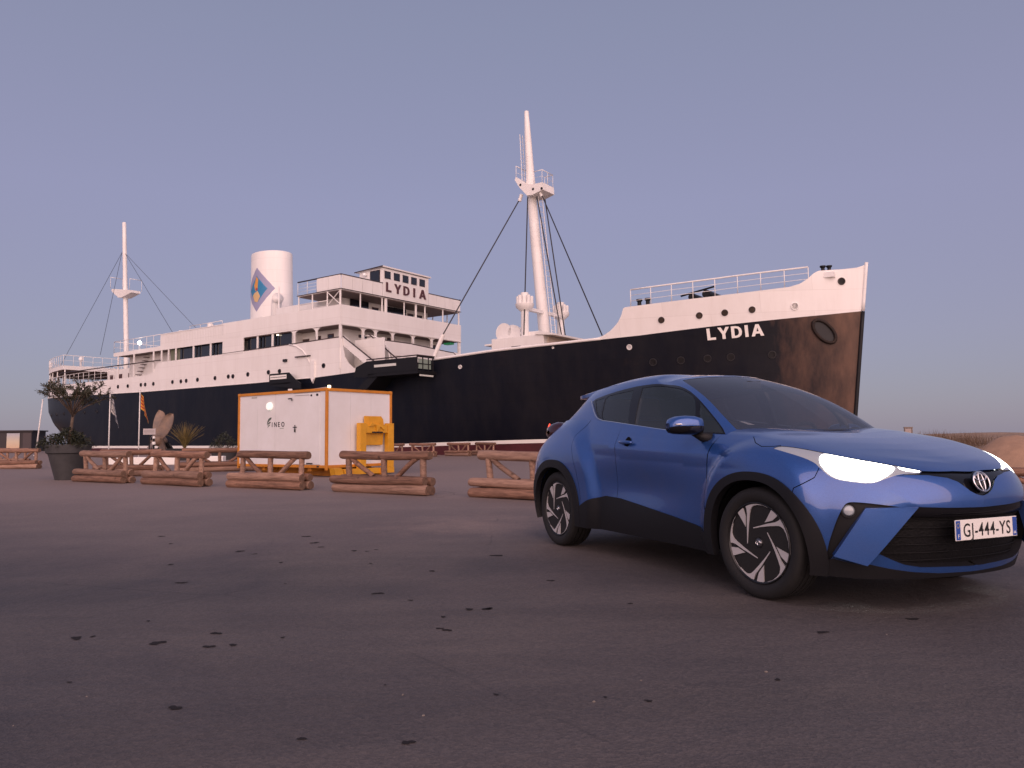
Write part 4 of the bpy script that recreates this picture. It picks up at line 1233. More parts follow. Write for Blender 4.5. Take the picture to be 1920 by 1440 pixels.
CAR_O, CAR_RZ = (1.757, 6.30, 0.0), R(-65.85)
car = thing('parked_car', 'blue metallic compact crossover car with its headlights on, in the right foreground', 'car', CAR_O, CAR_RZ)

def outward(P, N):
    c = np.stack([P[:, 0] * 0.75, np.zeros(len(P)), np.full(len(P), 0.55)], -1)
    s = np.sign(((P - c) * N).sum(1))
    s[s == 0] = 1
    return N * s[:, None]
def in_poly(p, poly):
    x, y = p[:, 0], p[:, 1]
    c = np.zeros(len(p), bool)
    q = np.asarray(poly)
    for (x0, y0), (x1, y1) in zip(q, np.roll(q, -1, 0)):
        if y0 == y1: continue
        k = ((y0 > y) != (y1 > y)) & (x < (x1 - x0) * (y - y0) / (y1 - y0) + x0)
        c ^= k
    return c
KT, KV = 0.30, 0.13                  # rough metric of the parameter plane
def dense(poly, step=0.022):
    out = []
    for a, b in zip(poly, poly[1:] + poly[:1]):
        d = math.hypot((b[0] - a[0]) * KT, (b[1] - a[1]) * KV)
        k = max(1, int(d / step))
        out += [(a[0] + (b[0] - a[0]) * i / k, a[1] + (b[1] - a[1]) * i / k) for i in range(k)]
    return out
def smooth_poly(poly, it=2, keep=()):
    """round a hand-drawn outline (Chaikin), keeping the listed corners sharp"""
    for _ in range(it):
        out, kp = [], set()
        n = len(poly)
        for i in range(n):
            a, b = poly[i], poly[(i + 1) % n]
            if i in keep:
                kp.add(len(out)); out.append(a)
            else:
                out.append((a[0] * .75 + b[0] * .25, a[1] * .75 + b[1] * .25)) if True else None
            if (i + 1) % n not in keep:
                out.append((a[0] * .25 + b[0] * .75, a[1] * .25 + b[1] * .75))
        poly, keep = out, kp
    return poly

def tessellate(tmax, vmax, regions, dt, dv):
    """Constrained triangulation of the parameter rectangle; returns points and {region: faces}"""
    pts, edges = [], []
    def add_loop(loop):
        k = len(pts)
        pts.extend([Vector((a * KT, b * KV)) for a, b in loop])
        edges.extend([(k + i, k + (i + 1) % len(loop)) for i in range(len(loop))])
    add_loop(dense([(0, 0), (tmax, 0), (tmax, vmax), (0, vmax)], 0.02))
    for _, poly in regions:
        add_loop(dense(list(poly)))
    for i in range(1, int(tmax / dt)):
        for j in range(1, int(vmax / dv)):
            pts.append(Vector((i * dt * KT + (j % 2) * 0.5 * dt * KT, j * dv * KV)))
    r = delaunay_2d_cdt(pts, edges, [], 0, 1e-5)
    V = np.array([(p.x / KT, p.y / KV) for p in r[0]])
    Fc = np.array([f for f in r[2] if len(f) == 3])
    cen = V[Fc].mean(1)
    ok = (cen[:, 0] > 0) & (cen[:, 0] < tmax) & (cen[:, 1] > 0) & (cen[:, 1] < vmax)
    Fc, cen = Fc[ok], cen[ok]
    lab = np.full(len(Fc), -1)
    for k, (_, poly) in enumerate(regions):
        m = (lab < 0) & in_poly(cen, poly)
        lab[m] = k
    names = [n for n, _ in regions]
    res = {}
    for k, n in enumerate(names):
        res.setdefault(n, []).append(Fc[lab == k])
    res['rest'] = [Fc[lab == -1]]
    return V, {n: np.concatenate(f) for n, f in res.items()}

def region_mesh(fn, V, F, off, depth):
    """surface patch displaced along its normal, with walls going down by depth at its rim; verts, faces, normals"""
    if len(F) == 0: return [], [], []
    used, inv_ = np.unique(F, return_inverse=True)
    F2 = inv_.reshape(F.shape)
    t, v = V[used, 0], V[used, 1]
    P = fn(t, v)
    N = outward(P, normals(fn, np.clip(t, .004, None), np.clip(v, .004, None)))
    Q = P + N * off
    faces = [tuple(f) for f in F2]
    verts, nrm = [tuple(q) for q in Q], [tuple(n) for n in N]
    if depth > 0:
        cnt = {}
        for f in F2:
            for a, b in ((f[0], f[1]), (f[1], f[2]), (f[2], f[0])):
                cnt[(min(a, b), max(a, b))] = cnt.get((min(a, b), max(a, b)), 0) + 1
        rim = [e for e, c in cnt.items() if c == 1]
        for a, b in rim:
            if abs(P[a, 1]) < 1e-4 and abs(P[b, 1]) < 1e-4: continue      # the centre line is not a rim
            k = len(verts)
            d1, d2 = Q[a] - N[a] * depth, Q[b] - N[b] * depth
            wn_ = np.cross(Q[b] - Q[a], N[a]); wn_ /= np.linalg.norm(wn_) + 1e-9
            verts += [tuple(Q[a]), tuple(Q[b]), tuple(d2), tuple(d1)]
            nrm += [tuple(wn_)] * 4
            faces.append((k, k + 1, k + 2, k + 3))
    return verts, faces, nrm
def car_mesh(name, parts, mtl, parent=None, sides=(1, -1)):
    """join patches (right half) and their mirror images into one mesh with exact normals"""
    vs, fs, ns = [], [], []
    for (v, f, n) in parts:
        for sd in sides:
            k = len(vs)
            vs += [(p[0], -p[1] * sd, p[2]) for p in v]
            ns += [(q[0], -q[1] * sd, q[2]) for q in n]
            for face in f:
                g = tuple(i + k for i in face)
                a, b, c = (np.array(vs[g[i]]) for i in range(3))
                if np.dot(np.cross(b - a, c - a), np.array(ns[g[0]])) < 0: g = g[::-1]
                fs.append(g)
    me = bpy.data.meshes.new(name)
    me.from_pydata(vs, [], fs)
    for p in me.polygons: p.use_smooth = True
    me.normals_split_custom_set_from_vertices(ns)
    o = bpy.data.objects.new(name, me)
    col.objects.link(o)
    me.materials.append(mtl)
    o.parent = parent or car
    return o

# side coordinates (x, z) -> surface parameters
_T, _V = np.meshgrid(np.linspace(4.0, 15, 441), np.linspace(0, 7, 141), indexing='ij')
_G = LN.at(_T.ravel(), _V.ravel())
def xz_tv(x, z):
    if z < 0.225:
        k = np.argmin(np.abs(_G[:, 0] - x) + 10 * (_V.ravel() > 0.01))
        return float(_T.ravel()[k]), -0.6
    k = np.argmin((_G[:, 0] - x) ** 2 + (_G[:, 2] - z) ** 2)
    t, v = _T.ravel()[k], _V.ravel()[k]
    for _ in range(4):
        q = LN.at([t, t + 1e-3, t], [v, v, v + 1e-3])
        J = np.array([[q[1, 0] - q[0, 0], q[2, 0] - q[0, 0]], [q[1, 2] - q[0, 2], q[2, 2] - q[0, 2]]]) / 1e-3
        if abs(np.linalg.det(J)) < 1e-6: break
        d = np.linalg.solve(J, [x - q[0, 0], z - q[0, 2]])
        t += float(np.clip(d[0], -.2, .2)); v += float(np.clip(d[1], -.2, .2))
        t, v = min(max(t, 0), 16), min(max(v, -0.3), 7.3)
    return float(t), float(v)
def band(line, w):
    """thin closed strip along a polyline of (x, z)"""
    L_, R_ = [], []
    for i, p in enumerate(line):
        a, b = line[max(i - 1, 0)], line[min(i + 1, len(line) - 1)]
        d = math.hypot(b[0] - a[0], b[1] - a[1])
        nx, nz = -(b[1] - a[1]) / d * w / 2, (b[0] - a[0]) / d * w / 2
        L_.append((p[0] + nx, p[1] + nz)); R_.append((p[0] - nx, p[1] - nz))
    return L_ + R_[::-1]
def tv_band(line, w):
    b = band([(t * KT, v * KV) for t, v in line], w)
    return [(x / KT, y / KV) for x, y in b]
def arch(cx, rx, rz, cz=0.335, n=40):
    pts = []
    for k in range(n + 1):
        a = R(-18) + R(216) * k / n
        e = 2 / 2.25
        ca, sa_ = math.cos(a), math.sin(a)
        pts.append((cx + rx * math.copysign(abs(ca) ** e, ca), cz + rz * math.copysign(abs(sa_) ** e, sa_)))
    pts += [(cx - rx * 1.0, 0.05), (cx + rx * 1.0, 0.05)]
    return [xz_tv(x, z) for x, z in pts]
SILL = [(-.93, .30), (-.89, .373), (-.78, .425), (-.66, .474), (-.5, .505), (-.3, .498), (-.014, .467), (.406, .422), (.688, .386), (.80, .365), (.90, .33)]
sill_poly = [xz_tv(x, z) for x, z in SILL] + [xz_tv(.95, .1), xz_tv(-.97, .1)]
def line_tv(pts): return [xz_tv(x, z) for x, z in pts]
door_front_line = [(.872, 1.02), (.862, .93), (.845, .80), (.842, .66), (.855, .53), (.885, .40)]
door_mid_line = [(-.355, 1.12), (-.335, .98), (-.325, .80), (-.335, .62), (-.35, .49)]
door_rear_line = [(-.93, 1.16), (-.985, 1.02), (-.985, .92), (-.935, .82), (-.875, .70), (-.84, .58), (-.815, .45)]

HEADLIGHT = [(5.42, 6.087), (5.235, 6.454), (4.444, 6.45), (3.65, 6.44), (2.842, 6.389), (2.11, 6.234), (1.388, 5.896), (1.495, 5.638), (1.862, 5.481), (2.15, 5.283), (2.482, 4.934), (2.831, 4.61), (3.313, 4.624),
             (3.848, 4.698), (4.184, 5.23), (4.329, 5.527)]
BEAM = [(3.95, 6.1), (3.72, 6.38), (3.35, 6.37), (2.867, 6.294), (2.145, 6.132), (1.992, 5.973), (2.213, 5.452), (2.465, 5.034), (2.793, 4.692), (3.275, 4.687), (3.781, 4.759), (4.08, 5.26), (4.1, 5.705)]
DRL = [(1.93, 6.04), (1.45, 5.86), (1.50, 5.74), (1.80, 5.74), (1.93, 5.86)]
UPPER_GRILLE = [(1.394, 5.857), (0.936, 5.961), (0.5, 6.1), (-0.5, 6.16), (-0.5, 4.03), (0.05, 4.06), (0.2, 4.16), (0.349, 4.36), (0.493, 4.701), (0.622, 5.06), (0.86, 5.37), (1.335, 5.5), (1.88, 5.38), (2.2, 5.15), (1.866, 5.459), (1.495, 5.638)]
LOWER_GRILLE = [(1.84, 3.412), (1.031, 3.357), (-0.5, 3.295), (-0.5, 0.55), (0.218, 0.56), (0.976, 0.63), (1.627, 0.669), (2.072, 0.822), (2.412, 1.059), (2.745, 1.312), (2.975, 0.927), (3.118, 1.011)]
FOG = [(3.658, 3.384), (3.561, 3.516), (3.402, 3.574), (2.878, 3.521), (2.267, 3.376), (3.123, 3.241), (3.936, 1.307), (3.965, 1.043), (4.165, 0.856), (4.138, 1.649), (3.995, 2.322), (3.83, 2.907)]
BLADE = [(3.123, 3.241), (2.267, 3.376), (1.84, 3.412), (3.118, 1.011), (3.936, 1.307)]
BLADE_UNDER = [(3.936, 1.307), (3.118, 1.011), (2.975, 0.927), (3.133, 0.760), (3.965, 1.043)]
VALANCE = [(5.6, 0.70), (4.579, 0.793), (4.165, 0.856), (3.965, 1.03), (3.133, 0.754), (2.936, 0.80), (2.383, 0.58), (1.807, 0.40), (1.058, 0.26), (0.12, 0.2), (-0.5, 0.2), (-0.5, -0.6), (5.6, -0.6)]
BUMPER = [(-1, -1), (5.6, -1), (5.45, 0.8), (5.2, 3.0), (5.0, 4.08), (4.8, 4.29), (4.44, 4.67), (4.2, 5.25), (3.848, 4.69), (2.831, 4.6), (2.15, 5.27), (1.39, 5.89), (-1, 5.95)]
HOODF = [(-1, 5.95), (1.39, 5.89), (2.11, 6.23), (2.842, 6.385), (4.444, 6.445), (5.235, 6.45), (5.42, 6.25), (5.70, 6.10), (5.95, 6.35), (6.14, 6.86), (6.2, 8.0), (-1, 8.0)]

regs = [('opening', arch(1.32, .395, .385)), ('opening', arch(-1.32, .395, .385)),
        ('clad_front', arch(1.32, .470, .437)), ('clad_rear', arch(-1.32, .480, .455)), ('sill', sill_poly),
        ('blade', BLADE), ('blade_under', BLADE_UNDER), ('fog', smooth_poly(FOG, 2, keep=(4, 5, 6))),
        ('beam', smooth_poly(BEAM, 2)), ('drl', DRL), ('headlight', smooth_poly(HEADLIGHT, 2, keep=(0, 6))),
        ('upper_grille', UPPER_GRILLE), ('lower_grille', LOWER_GRILLE), ('valance', VALANCE),
        ('gap', [xz_tv(x, z) for x, z in band(door_front_line, .008)]), ('gap', [xz_tv(x, z) for x, z in band(door_mid_line, .004)]), ('gap', [xz_tv(x, z) for x, z in band(door_rear_line, .004)]),
        ('gap', tv_band([(5.2, 3.0), (5.0, 4.08), (4.797, 4.289), (4.441, 4.673), (4.2, 5.2)], .006)),
        ('gap', tv_band([(5.235, 6.45), (5.42, 6.25), (5.70, 6.10), (5.95, 6.35), (6.14, 6.86), (6.17, 7.5)], .007)),
        ('front_door', line_tv(door_front_line) + line_tv(door_mid_line[::-1])), ('rear_door', line_tv(door_mid_line) + line_tv(door_rear_line[::-1])),
        ('hood', HOODF), ('bumper', BUMPER)]
LV, LF = tessellate(16.0, 7.0, regs, 0.075, 0.16)
def LP(name, off=0.0, depth=0.0): return region_mesh(lower_at, LV, LF[name], off, depth)

WS = [(-.5, .30), (2.98, .45), (3.0, .9), (2.97, 1.5), (2.85, 2.3), (2.70, 3.2), (2.50, 4.1), (2.3, 4.75), (-.5, 4.80)]
SIDEG = [(8.50, 2.80), (8.2, 2.0), (7.964, 1.419), (7.738, 0.825), (7.524, 0.33), (7.255, 0.10), (6.409, 0.09), (5.379, 0.09), (4.684, 0.05), (3.60, 0.10), (3.50, 0.50), (3.451, 1.016), (3.406, 1.562), (3.291, 2.495), (3.20, 3.216),
         (3.228, 3.617), (3.391, 4.05), (3.806, 4.35), (4.485, 4.35), (5.821, 4.10), (6.521, 3.95), (7.405, 3.56), (8.373, 3.123)]
FRONTG = [(6.185, 0.139), (5.377, 0.138), (4.824, 0.096), (4.485, 0.939), (3.967, 1.881), (3.45, 2.6), (3.391, 3.152), (3.742, 3.797), (4.747, 3.956), (5.773, 3.745), (6.25, 3.644), (6.197, 2.11)]
REARG = [(7.375, 0.274), (7.215, 0.205), (6.375, 0.174), (6.409, 1.115), (6.563, 3.443), (7.117, 3.257), (7.691, 3.082), (7.552, 1.818)]
QUART = [(8.30, 2.764), (7.765, 3.002), (7.62, 1.8), (7.471, 0.402), (7.852, 1.37)]
FQUART = [(4.60, 0.16), (3.62, 0.20), (3.54, 0.75), (3.5, 1.421), (3.42, 2.25), (3.915, 1.65)]
BACKG = [(10.9, .8), (14, .6), (14, 4.2), (11.3, 4.2)]
gregs = [('windshield', WS), ('front_glass', smooth_poly(FRONTG, 1, keep=(0, 2, 10))), ('rear_glass', smooth_poly(REARG, 1, keep=(2, 4))), ('quarter', QUART), ('front_quarter', FQUART), ('side_frame', SIDEG), ('back_glass', BACKG)]
GV, GF = tessellate(13.0, 5.0, gregs, 0.08, 0.14)
def GP(name, off=0.0, depth=0.0): return region_mesh(green_at, GV, GF[name], off, depth)
def cap_patch(fn, tmax, nt, nu, t0=0.0):
    T_, U_ = np.meshgrid(np.linspace(t0, tmax, nt), np.linspace(0, 1, nu), indexing='ij')
    t, u = T_.ravel(), U_.ravel()
    P = fn(t, u)
    tt = np.clip(t, .01, tmax - .01); uu = np.clip(u, .01, .97)
    N = normals(fn, tt, uu)
    N = N * np.where(N[:, 2] < 0, -1, 1)[:, None]
    N[u > 0.97, 1] = 0
    N /= np.linalg.norm(N, axis=1)[:, None]
    F_ = []
    for i in range(nt - 1):
        for j in range(nu - 1):
            a = i * nu + j
            F_ += [(a, a + 1, a + nu + 1), (a, a + nu + 1, a + nu)]
    return [tuple(p) for p in P], F_, [tuple(n) for n in N]

car_mesh('body', [LP('rest'), GP('rest'), cap_patch(roof_at, 13.0, 130, 24)], M_paint)
car_mesh('hood', [LP('hood'), cap_patch(hood_at, 7.0, 90, 26)], M_paint)
def facet(corners, offs, nu=10, nv=10, wall=.05):
    """bilinear patch between four surface points pushed out by different amounts: a flat-faced blade"""
    c_ = np.array(corners)
    vs, ns, fs = [], [], []
    U_, W_ = np.meshgrid(np.linspace(0, 1, nu), np.linspace(0, 1, nv), indexing='ij')
    u, w = U_.ravel(), W_.ravel()
    wt = np.stack([(1 - u) * (1 - w), u * (1 - w), u * w, (1 - u) * w], -1)
    P0 = lower_at(c_[:, 0], c_[:, 1])
    N0 = outward(P0, normals(lower_at, c_[:, 0], c_[:, 1]))
    Q = wt @ (P0 + N0 * np.array(offs)[:, None])
    S_ = lower_at(wt @ c_[:, 0], wt @ c_[:, 1])
    Q = Q * .75 + .25 * (S_ + (wt @ N0) * (wt @ np.array(offs))[:, None])
    nrm_ = np.cross(Q[(nu - 1) * nv] - Q[0], Q[nv - 1] - Q[0]); nrm_ /= np.linalg.norm(nrm_)
    if nrm_ @ N0.mean(0) < 0: nrm_ = -nrm_
    Ns = outward(S_, normals(lower_at, wt @ c_[:, 0], wt @ c_[:, 1]))
    Nn = nrm_[None] * .62 + Ns * .38
    Nn /= np.linalg.norm(Nn, axis=1)[:, None]
    vs = [tuple(q) for q in Q]; ns = [tuple(q) for q in Nn]
    for i in range(nu - 1):
        for j in range(nv - 1):
            a = i * nv + j
            fs.append((a, a + 1, a + nv + 1, a + nv))
    rim = [i * nv for i in range(nu)] + [(nu - 1) * nv + j for j in range(1, nv)] + [i * nv + nv - 1 for i in range(nu - 2, -1, -1)] + [j for j in range(nv - 2, 0, -1)]
    Nm = N0.mean(0)
    for a, b in zip(rim, rim[1:] + rim[:1]):
        k = len(vs)
        wn_ = np.cross(Q[b] - Q[a], Nm); wn_ /= np.linalg.norm(wn_) + 1e-9
        if wn_ @ (Q[a] - Q.mean(0)) < 0: wn_ = -wn_
        vs += [tuple(Q[a]), tuple(Q[b]), tuple(Q[b] - Nm * wall), tuple(Q[a] - Nm * wall)]
        ns += [tuple(wn_)] * 4
        fs.append((k, k + 1, k + 2, k + 3))
    return vs, fs, ns
BL = [(3.10, 3.26), (1.86, 3.40), (3.09, 1.05), (3.92, 1.32)]
car_mesh('front_bumper', [LP('bumper'), LP('blade'), LP('blade_under', -.012), facet(BL, (.002, .008, .100, .078))], M_paint)
for sd in (1, -1):
    car_mesh('front_door', [LP('front_door')], M_paint, sides=(sd,))
    car_mesh('rear_door', [LP('rear_door')], M_paint, sides=(sd,))
    hl = car_mesh('headlight', [LP('headlight', -.003, .05)], M_lens, sides=(sd,))
    car_mesh('beam', [LP('beam', -.001, .03)], M_beam, hl, sides=(sd,))
    car_mesh('running_light', [LP('drl', -.001, .03)], M_beam, hl, sides=(sd,))
    car_mesh('fog_recess', [LP('fog', -.022, .0)], M_clad, sides=(sd,))
    car_mesh('wheel_arch_trim', [LP('clad_front', .012, .05)], M_clad, sides=(sd,))
    car_mesh('wheel_arch_trim', [LP('clad_rear', .012, .05)], M_clad, sides=(sd,))
    car_mesh('sill', [LP('sill', .010, .05)], M_clad, sides=(sd,))
    fr_ = car_mesh('window_frame', [GP('side_frame', .001, .03)], M_gloss, sides=(sd,))
    for gname in ('front_glass', 'rear_glass', 'quarter', 'front_quarter'):
        car_mesh('side_window', [GP(gname, -.002, .01)], M_glassdark, sides=(sd,))
car_mesh('upper_grille', [LP('upper_grille', -.010, .03)], M_gloss)
lg = car_mesh('lower_grille', [LP('lower_grille', -.045, .0)], M_grille)
car_mesh('valance', [LP('valance', .002, .05)], M_clad)
car_mesh('panel_gap', [LP('gap', -.006, .0)], M_gap)
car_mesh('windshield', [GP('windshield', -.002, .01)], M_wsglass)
car_mesh('rear_window', [GP('back_glass', -.002, .01)], M_glassdark)
# walls of the lower grille and fog openings
def rim_wall(name, poly, d0, d1, mtl, sides=(1, -1), parent=None):
    q = np.array(dense(poly))
    m = (q[:, 0] >= 0)
    P = lower_at(np.clip(q[:, 0], 0, 16), np.clip(q[:, 1], 0, 7))
    N = outward(P, normals(lower_at, np.clip(q[:, 0], .01, 15.9), np.clip(q[:, 1], .01, 6.9)))
    A, B = P + N * d0, P + N * d1
    vs, fs, ns = [], [], []
    n = len(q)
    for i in range(n):
        j = (i + 1) % n
        if not (m[i] and m[j]): continue
        k = len(vs)
        wn_ = np.cross(A[j] - A[i], N[i]); wn_ /= np.linalg.norm(wn_) + 1e-9
        vs += [tuple(A[i]), tuple(A[j]), tuple(B[j]), tuple(B[i])]
        ns += [tuple(wn_)] * 4
        fs.append((k, k + 1, k + 2, k + 3))
    return car_mesh(name, [(vs, fs, ns)], mtl, parent, sides)
rim_wall('grille_surround', LOWER_GRILLE, 0.003, -.046, M_clad)
rim_wall('fog_surround', smooth_poly(FOG, 2, keep=(4, 5, 6)), 0.001, -.024, M_clad)
# horizontal bars in the lower grille
for v_ in (0.95, 1.3, 1.65, 2.0, 2.35, 2.7):
    tmax_ = float(np.interp(v_, [.7, 1.3, 3.4], [1.7, 2.7, 1.85])) - .06
    t_ = np.linspace(0, tmax_, 18)
    P = lower_at(t_, np.full(18, v_)) - np.array([.040, 0, 0])
    pts = [(p[0], p[1], p[2]) for p in P[::-1]] + [(p[0], -p[1], p[2]) for p in P[1:]]
    MB().tube(pts, .004, 5).build('grille_bar', M_grille, lg, smooth=True)
# black crossbeam at the top of the lower grille
t_ = np.linspace(0, 1.95, 24)
Pa, Pb = lower_at(t_, np.full(24, 3.38)), lower_at(t_, np.full(24, 2.85))
row = lambda P, dx: [(p[0] + dx, p[1], p[2]) for p in P[::-1]] + [(p[0] + dx, -p[1], p[2]) for p in P[1:]]
MB().grid([row(Pa, -.006), row(Pa * .5 + Pb * .5, -.004), row(Pb, -.012), row(Pb, -.05)]).build('crossbeam', M_gloss, lg, smooth=True)

def C(x, y, z): return (x, -y, z)
# wheel wells and floor, so that nothing shows through
for cx in (1.32, -1.32):
    for sd in (1, -1):
        P = []
        for k in range(25):
            a = R(-10) + R(200) * k / 24
            P.append([C(cx + .40 * math.cos(a), sd * y_, .335 + .395 * math.sin(a)) for y_ in (.46, .87)])
        o = MB().grid(P).build('wheel_well', M_gap, car)
        MB().add([C(cx + .40 * math.cos(R(-20 + 220 * k / 20)), sd * .47, .335 + .395 * math.sin(R(-20 + 220 * k / 20))) for k in range(21)], [tuple(range(21))]).build('well_panel', M_gap, o)
MB().box(-1.80, 1.85, -.45, .45, .23, .32).box(-.88, .88, -.76, .76, .225, .32).box(1.66, 1.90, -.50, .50, .24, .34).box(-1.85, -1.72, -.55, .55, .25, .35).build('underbody', M_gap, car)
MB().box(-1.7, 1.0, -.70, .70, .30, .42).box(1.0, 1.9, -.5, .5, .5, .70).build('inner_shell', M_inner, car)

# wheels
A_BLADE = [(-.40, -.06), (-.392, .20), (-.385, .45), (-.36, .70), (-.372, .82)]
def pol(r, d): return (r * math.cos(R(d)), r * math.sin(R(d)))
A_BLADE += [pol(.985, 114), pol(.99, 106), pol(.992, 98), pol(.992, 88), pol(.992, 76), pol(.992, 62), pol(.972, 66), pol(.962, 80), pol(.945, 91), pol(.925, 99), (-.205, .86), (-.245, .80), (-.272, .70), (-.318, .45), (-.355, .20), (-.382, -.06)]
B_BLADE = [pol(.985, 134), pol(.985, 120.5), (-.42, .62), (-.435, .36), (-.47, .42)]
def build_wheel(parent_loc, sd, steer):
    w = bpy.data.objects.new('wheel', None)
    col.objects.link(w)
    w.parent = car
    w.location = parent_loc
    w.rotation_euler = (0, 0, steer)
    def W(x, y, h): return (x, -sd * h, y)       # h: outwards
    prof = [(.243, .085), (.262, .103), (.285, .110), (.310, .110), (.326, .101), (.335, .088), (.3385, .070), (.3385, .046), (.331, .045), (.331, .036), (.339, .035), (.339, .006), (.331, .005), (.331, -.005),
            (.339, -.006), (.339, -.035), (.331, -.036), (.331, -.045), (.3385, -.046), (.3385, -.07), (.326, -.10), (.300, -.11), (.262, -.10), (.243, -.085)]
    MB().lathe(prof, 72, W, close=False).build('tyre', M_tyre, w, smooth=True, angle=R(35))
    rim = MB().lathe([(.243, .092), (.247, .098), (.243, .100), (.232, .090), (.228, .05), (.215, -.02), (.215, -.08)], 64, W, close=False)
    rim.f = [f for f in rim.f if len(f) == 4]
    rim = rim.build('rim', M_rimblack, w, smooth=True, angle=R(35))
    MB().lathe([(0.0, .012), (.226, .012)], 48, W).build('brake_disc', mat('brake_disc', (0.02, 0.02, 0.022), 0.5), w)
    rr_ = .243
    for k in range(5):
        a = R(72 * k)
        ca, sa_ = math.cos(a), math.sin(a)
        rot = lambda p: (p[0] * ca - p[1] * sa_, p[0] * sa_ + p[1] * ca)
        # black spoke web behind the cut faces
        web = [(-.43, -.08), (-.50, .50), pol(.985, 129), pol(.985, 95), (-.13, .80), (-.20, .45), (-.12, .10)]
        sp_ = MB().prism([rot(p) for p in web], lambda u, v, h: W(u * rr_, v * rr_, h), .045, .078).build('spoke', M_rimblack, rim)
        for poly in (A_BLADE, B_BLADE):
            def face(u, v, h):
                r = math.hypot(u, v)
                return W(u * rr_, v * rr_, h + .010 * r)
            MB().prism([rot(p) for p in poly], face, .074, .083).build('cut_face', M_rimcut, rim)
    MB().lathe([(.0, .088), (.030, .088), (.034, .080), (.105, .072), (.11, .03)], 32, W).build('hub', M_rimblack, rim, smooth=True, angle=R(30))
    cap = MB().lathe([(.0, .092), (.024, .091), (.030, .086)], 24, W).build('hub_cap', mat('hub_cap_grey', (0.10, 0.10, 0.11), 0.3, metal=0.8), rim, smooth=True)
    for ea, eb, cy in ((.021, .015, 0), (.009, .0145, 0), (.0165, .006, .006)):
        MB().tube([W(ea * math.cos(2 * math.pi * k / 24), cy + eb * math.sin(2 * math.pi * k / 24), .0925) for k in range(25)], .0014, 4, caps=False).build('cap_emblem', M_chrome, rim)
    for k in range(5):
        a = R(72 * k + 36)
        MB().tube([W(.056 * math.cos(a), .056 * math.sin(a), .06), W(.056 * math.cos(a), .056 * math.sin(a), .078)], .009, 6).build('wheel_nut', mat('nut_steel', (0.2, 0.2, 0.2), 0.4, metal=1), rim)
    return w
build_wheel(C(1.32, .785, .338), 1, R(4.5))
build_wheel(C(-1.32, .785, .338), 1, 0)
build_wheel(C(1.32, -.785, .338), -1, R(4.5))
build_wheel(C(-1.32, -.785, .338), -1, 0)

# fog lamps, emblem, number plate
for sd in (1, -1):
    p = lower_at(np.array([3.55]), np.array([3.10]))[0]
    nr_ = outward(p[None], normals(lower_at, np.array([3.55]), np.array([3.1])))[0]
    n_ = Vector((nr_[0] * .9 + .3, nr_[1], nr_[2])).normalized()
    a_ = n_.cross(Vector((0, 0, 1))).normalized()
    b_ = a_.cross(n_)
    def fg(x, y, h, n_=n_, a_=a_, b_=b_, p=p, sd=sd):
        q = Vector(p) - n_ * .018 + a_ * x + b_ * y + n_ * h
        return C(q.x, sd * q.y, q.z)
    fl = MB().lathe([(0.0, .016), (.020, .015), (.033, .009)], 24, fg).build('fog_lamp', M_lens, car, smooth=True)
    MB().lathe([(.033, .0), (.033, .011), (.039, .011), (.042, .0)], 24, fg, close=True).build('lamp_ring', M_clad, fl, smooth=True, angle=R(40))
def EM(x, y, h):                      # emblem plane on the nose
    return C(2.148 + h - y * .30, -x, .722 + y)
em = MB().lathe([(0.0, .012), (.056, .010), (.060, .0)], 32, lambda x, y, h: EM(x * 1.12, y, h)).build('emblem', M_gloss, car, smooth=True)
for ea, eb, cy, r_ in ((.064, .054, 0, .0055), (.020, .049, 0.0, .0045), (.048, .018, .024, .0045)):
    MB().tube([EM(ea * math.cos(2 * math.pi * k / 40), cy + eb * math.sin(2 * math.pi * k / 40), .013) for k in range(41)], r_, 6, caps=False).build('emblem_ring', M_chrome, em, smooth=True)
PZ0, PZ1, PX = .408, .520, 2.172
pl = MB().box(PX, PX + .006, -.26, .26, PZ0, PZ1).build('number_plate', mat('plate_white', (0.78, 0.77, 0.74), 0.35), car, bevel=.002)
for y0_ in (-.26, .218):
    MB().box(PX + .0062, PX + .0068, y0_ + .003, y0_ + .039, PZ0 + .004, PZ1 - .004).build('plate_band', mat('plate_blue', (0.03, 0.08, 0.34), 0.35), pl)
tm, w_ = text_mesh('GJ-444-YS', .113, lambda u, v, w: (0, 0, 0), .002, 0.78, 0.98)
mbt, w_ = text_mesh('GJ-444-YS', .104, lambda u, v, w: (PX + .0064 + w, u - 0.2, PZ0 + .019 + v), .0012, 0.80, 1.12, 0.0006)
k_ = .40 / w_
mbt.v = [(x, (y + .2) * k_ - .20, z) for x, y, z in mbt.v]
mbt.build('plate_characters', mat('plate_black', (0.01, 0.01, 0.01), 0.5), pl, recalc=False)
mbt, w_ = text_mesh('F', .030, lambda u, v, w: (PX + .007 + w, u - .245, PZ0 + .014 + v), .001)
mbt.build('plate_characters', mat('plate_letter_white', (0.8, 0.8, 0.8), 0.5), pl, recalc=False)
mb = MB()
for k in range(12):
    a = 2 * math.pi * k / 12
    mb.box(PX + .007, PX + .0075, -.239 + .012 * math.cos(a) - .0015, -.239 + .012 * math.cos(a) + .0015, PZ1 - .030 + .012 * math.sin(a) - .0015, PZ1 - .030 + .012 * math.sin(a) + .0015)
mb.build('plate_stars', mat('plate_yellow', (0.7, 0.55, 0.08), 0.5), pl)
mbt, w_ = text_mesh('66', .022, lambda u, v, w: (PX + .007 + w, u + .227, PZ0 + .014 + v), .001)
mbt.build('plate_characters', MATS['plate_letter_white'], pl, recalc=False)

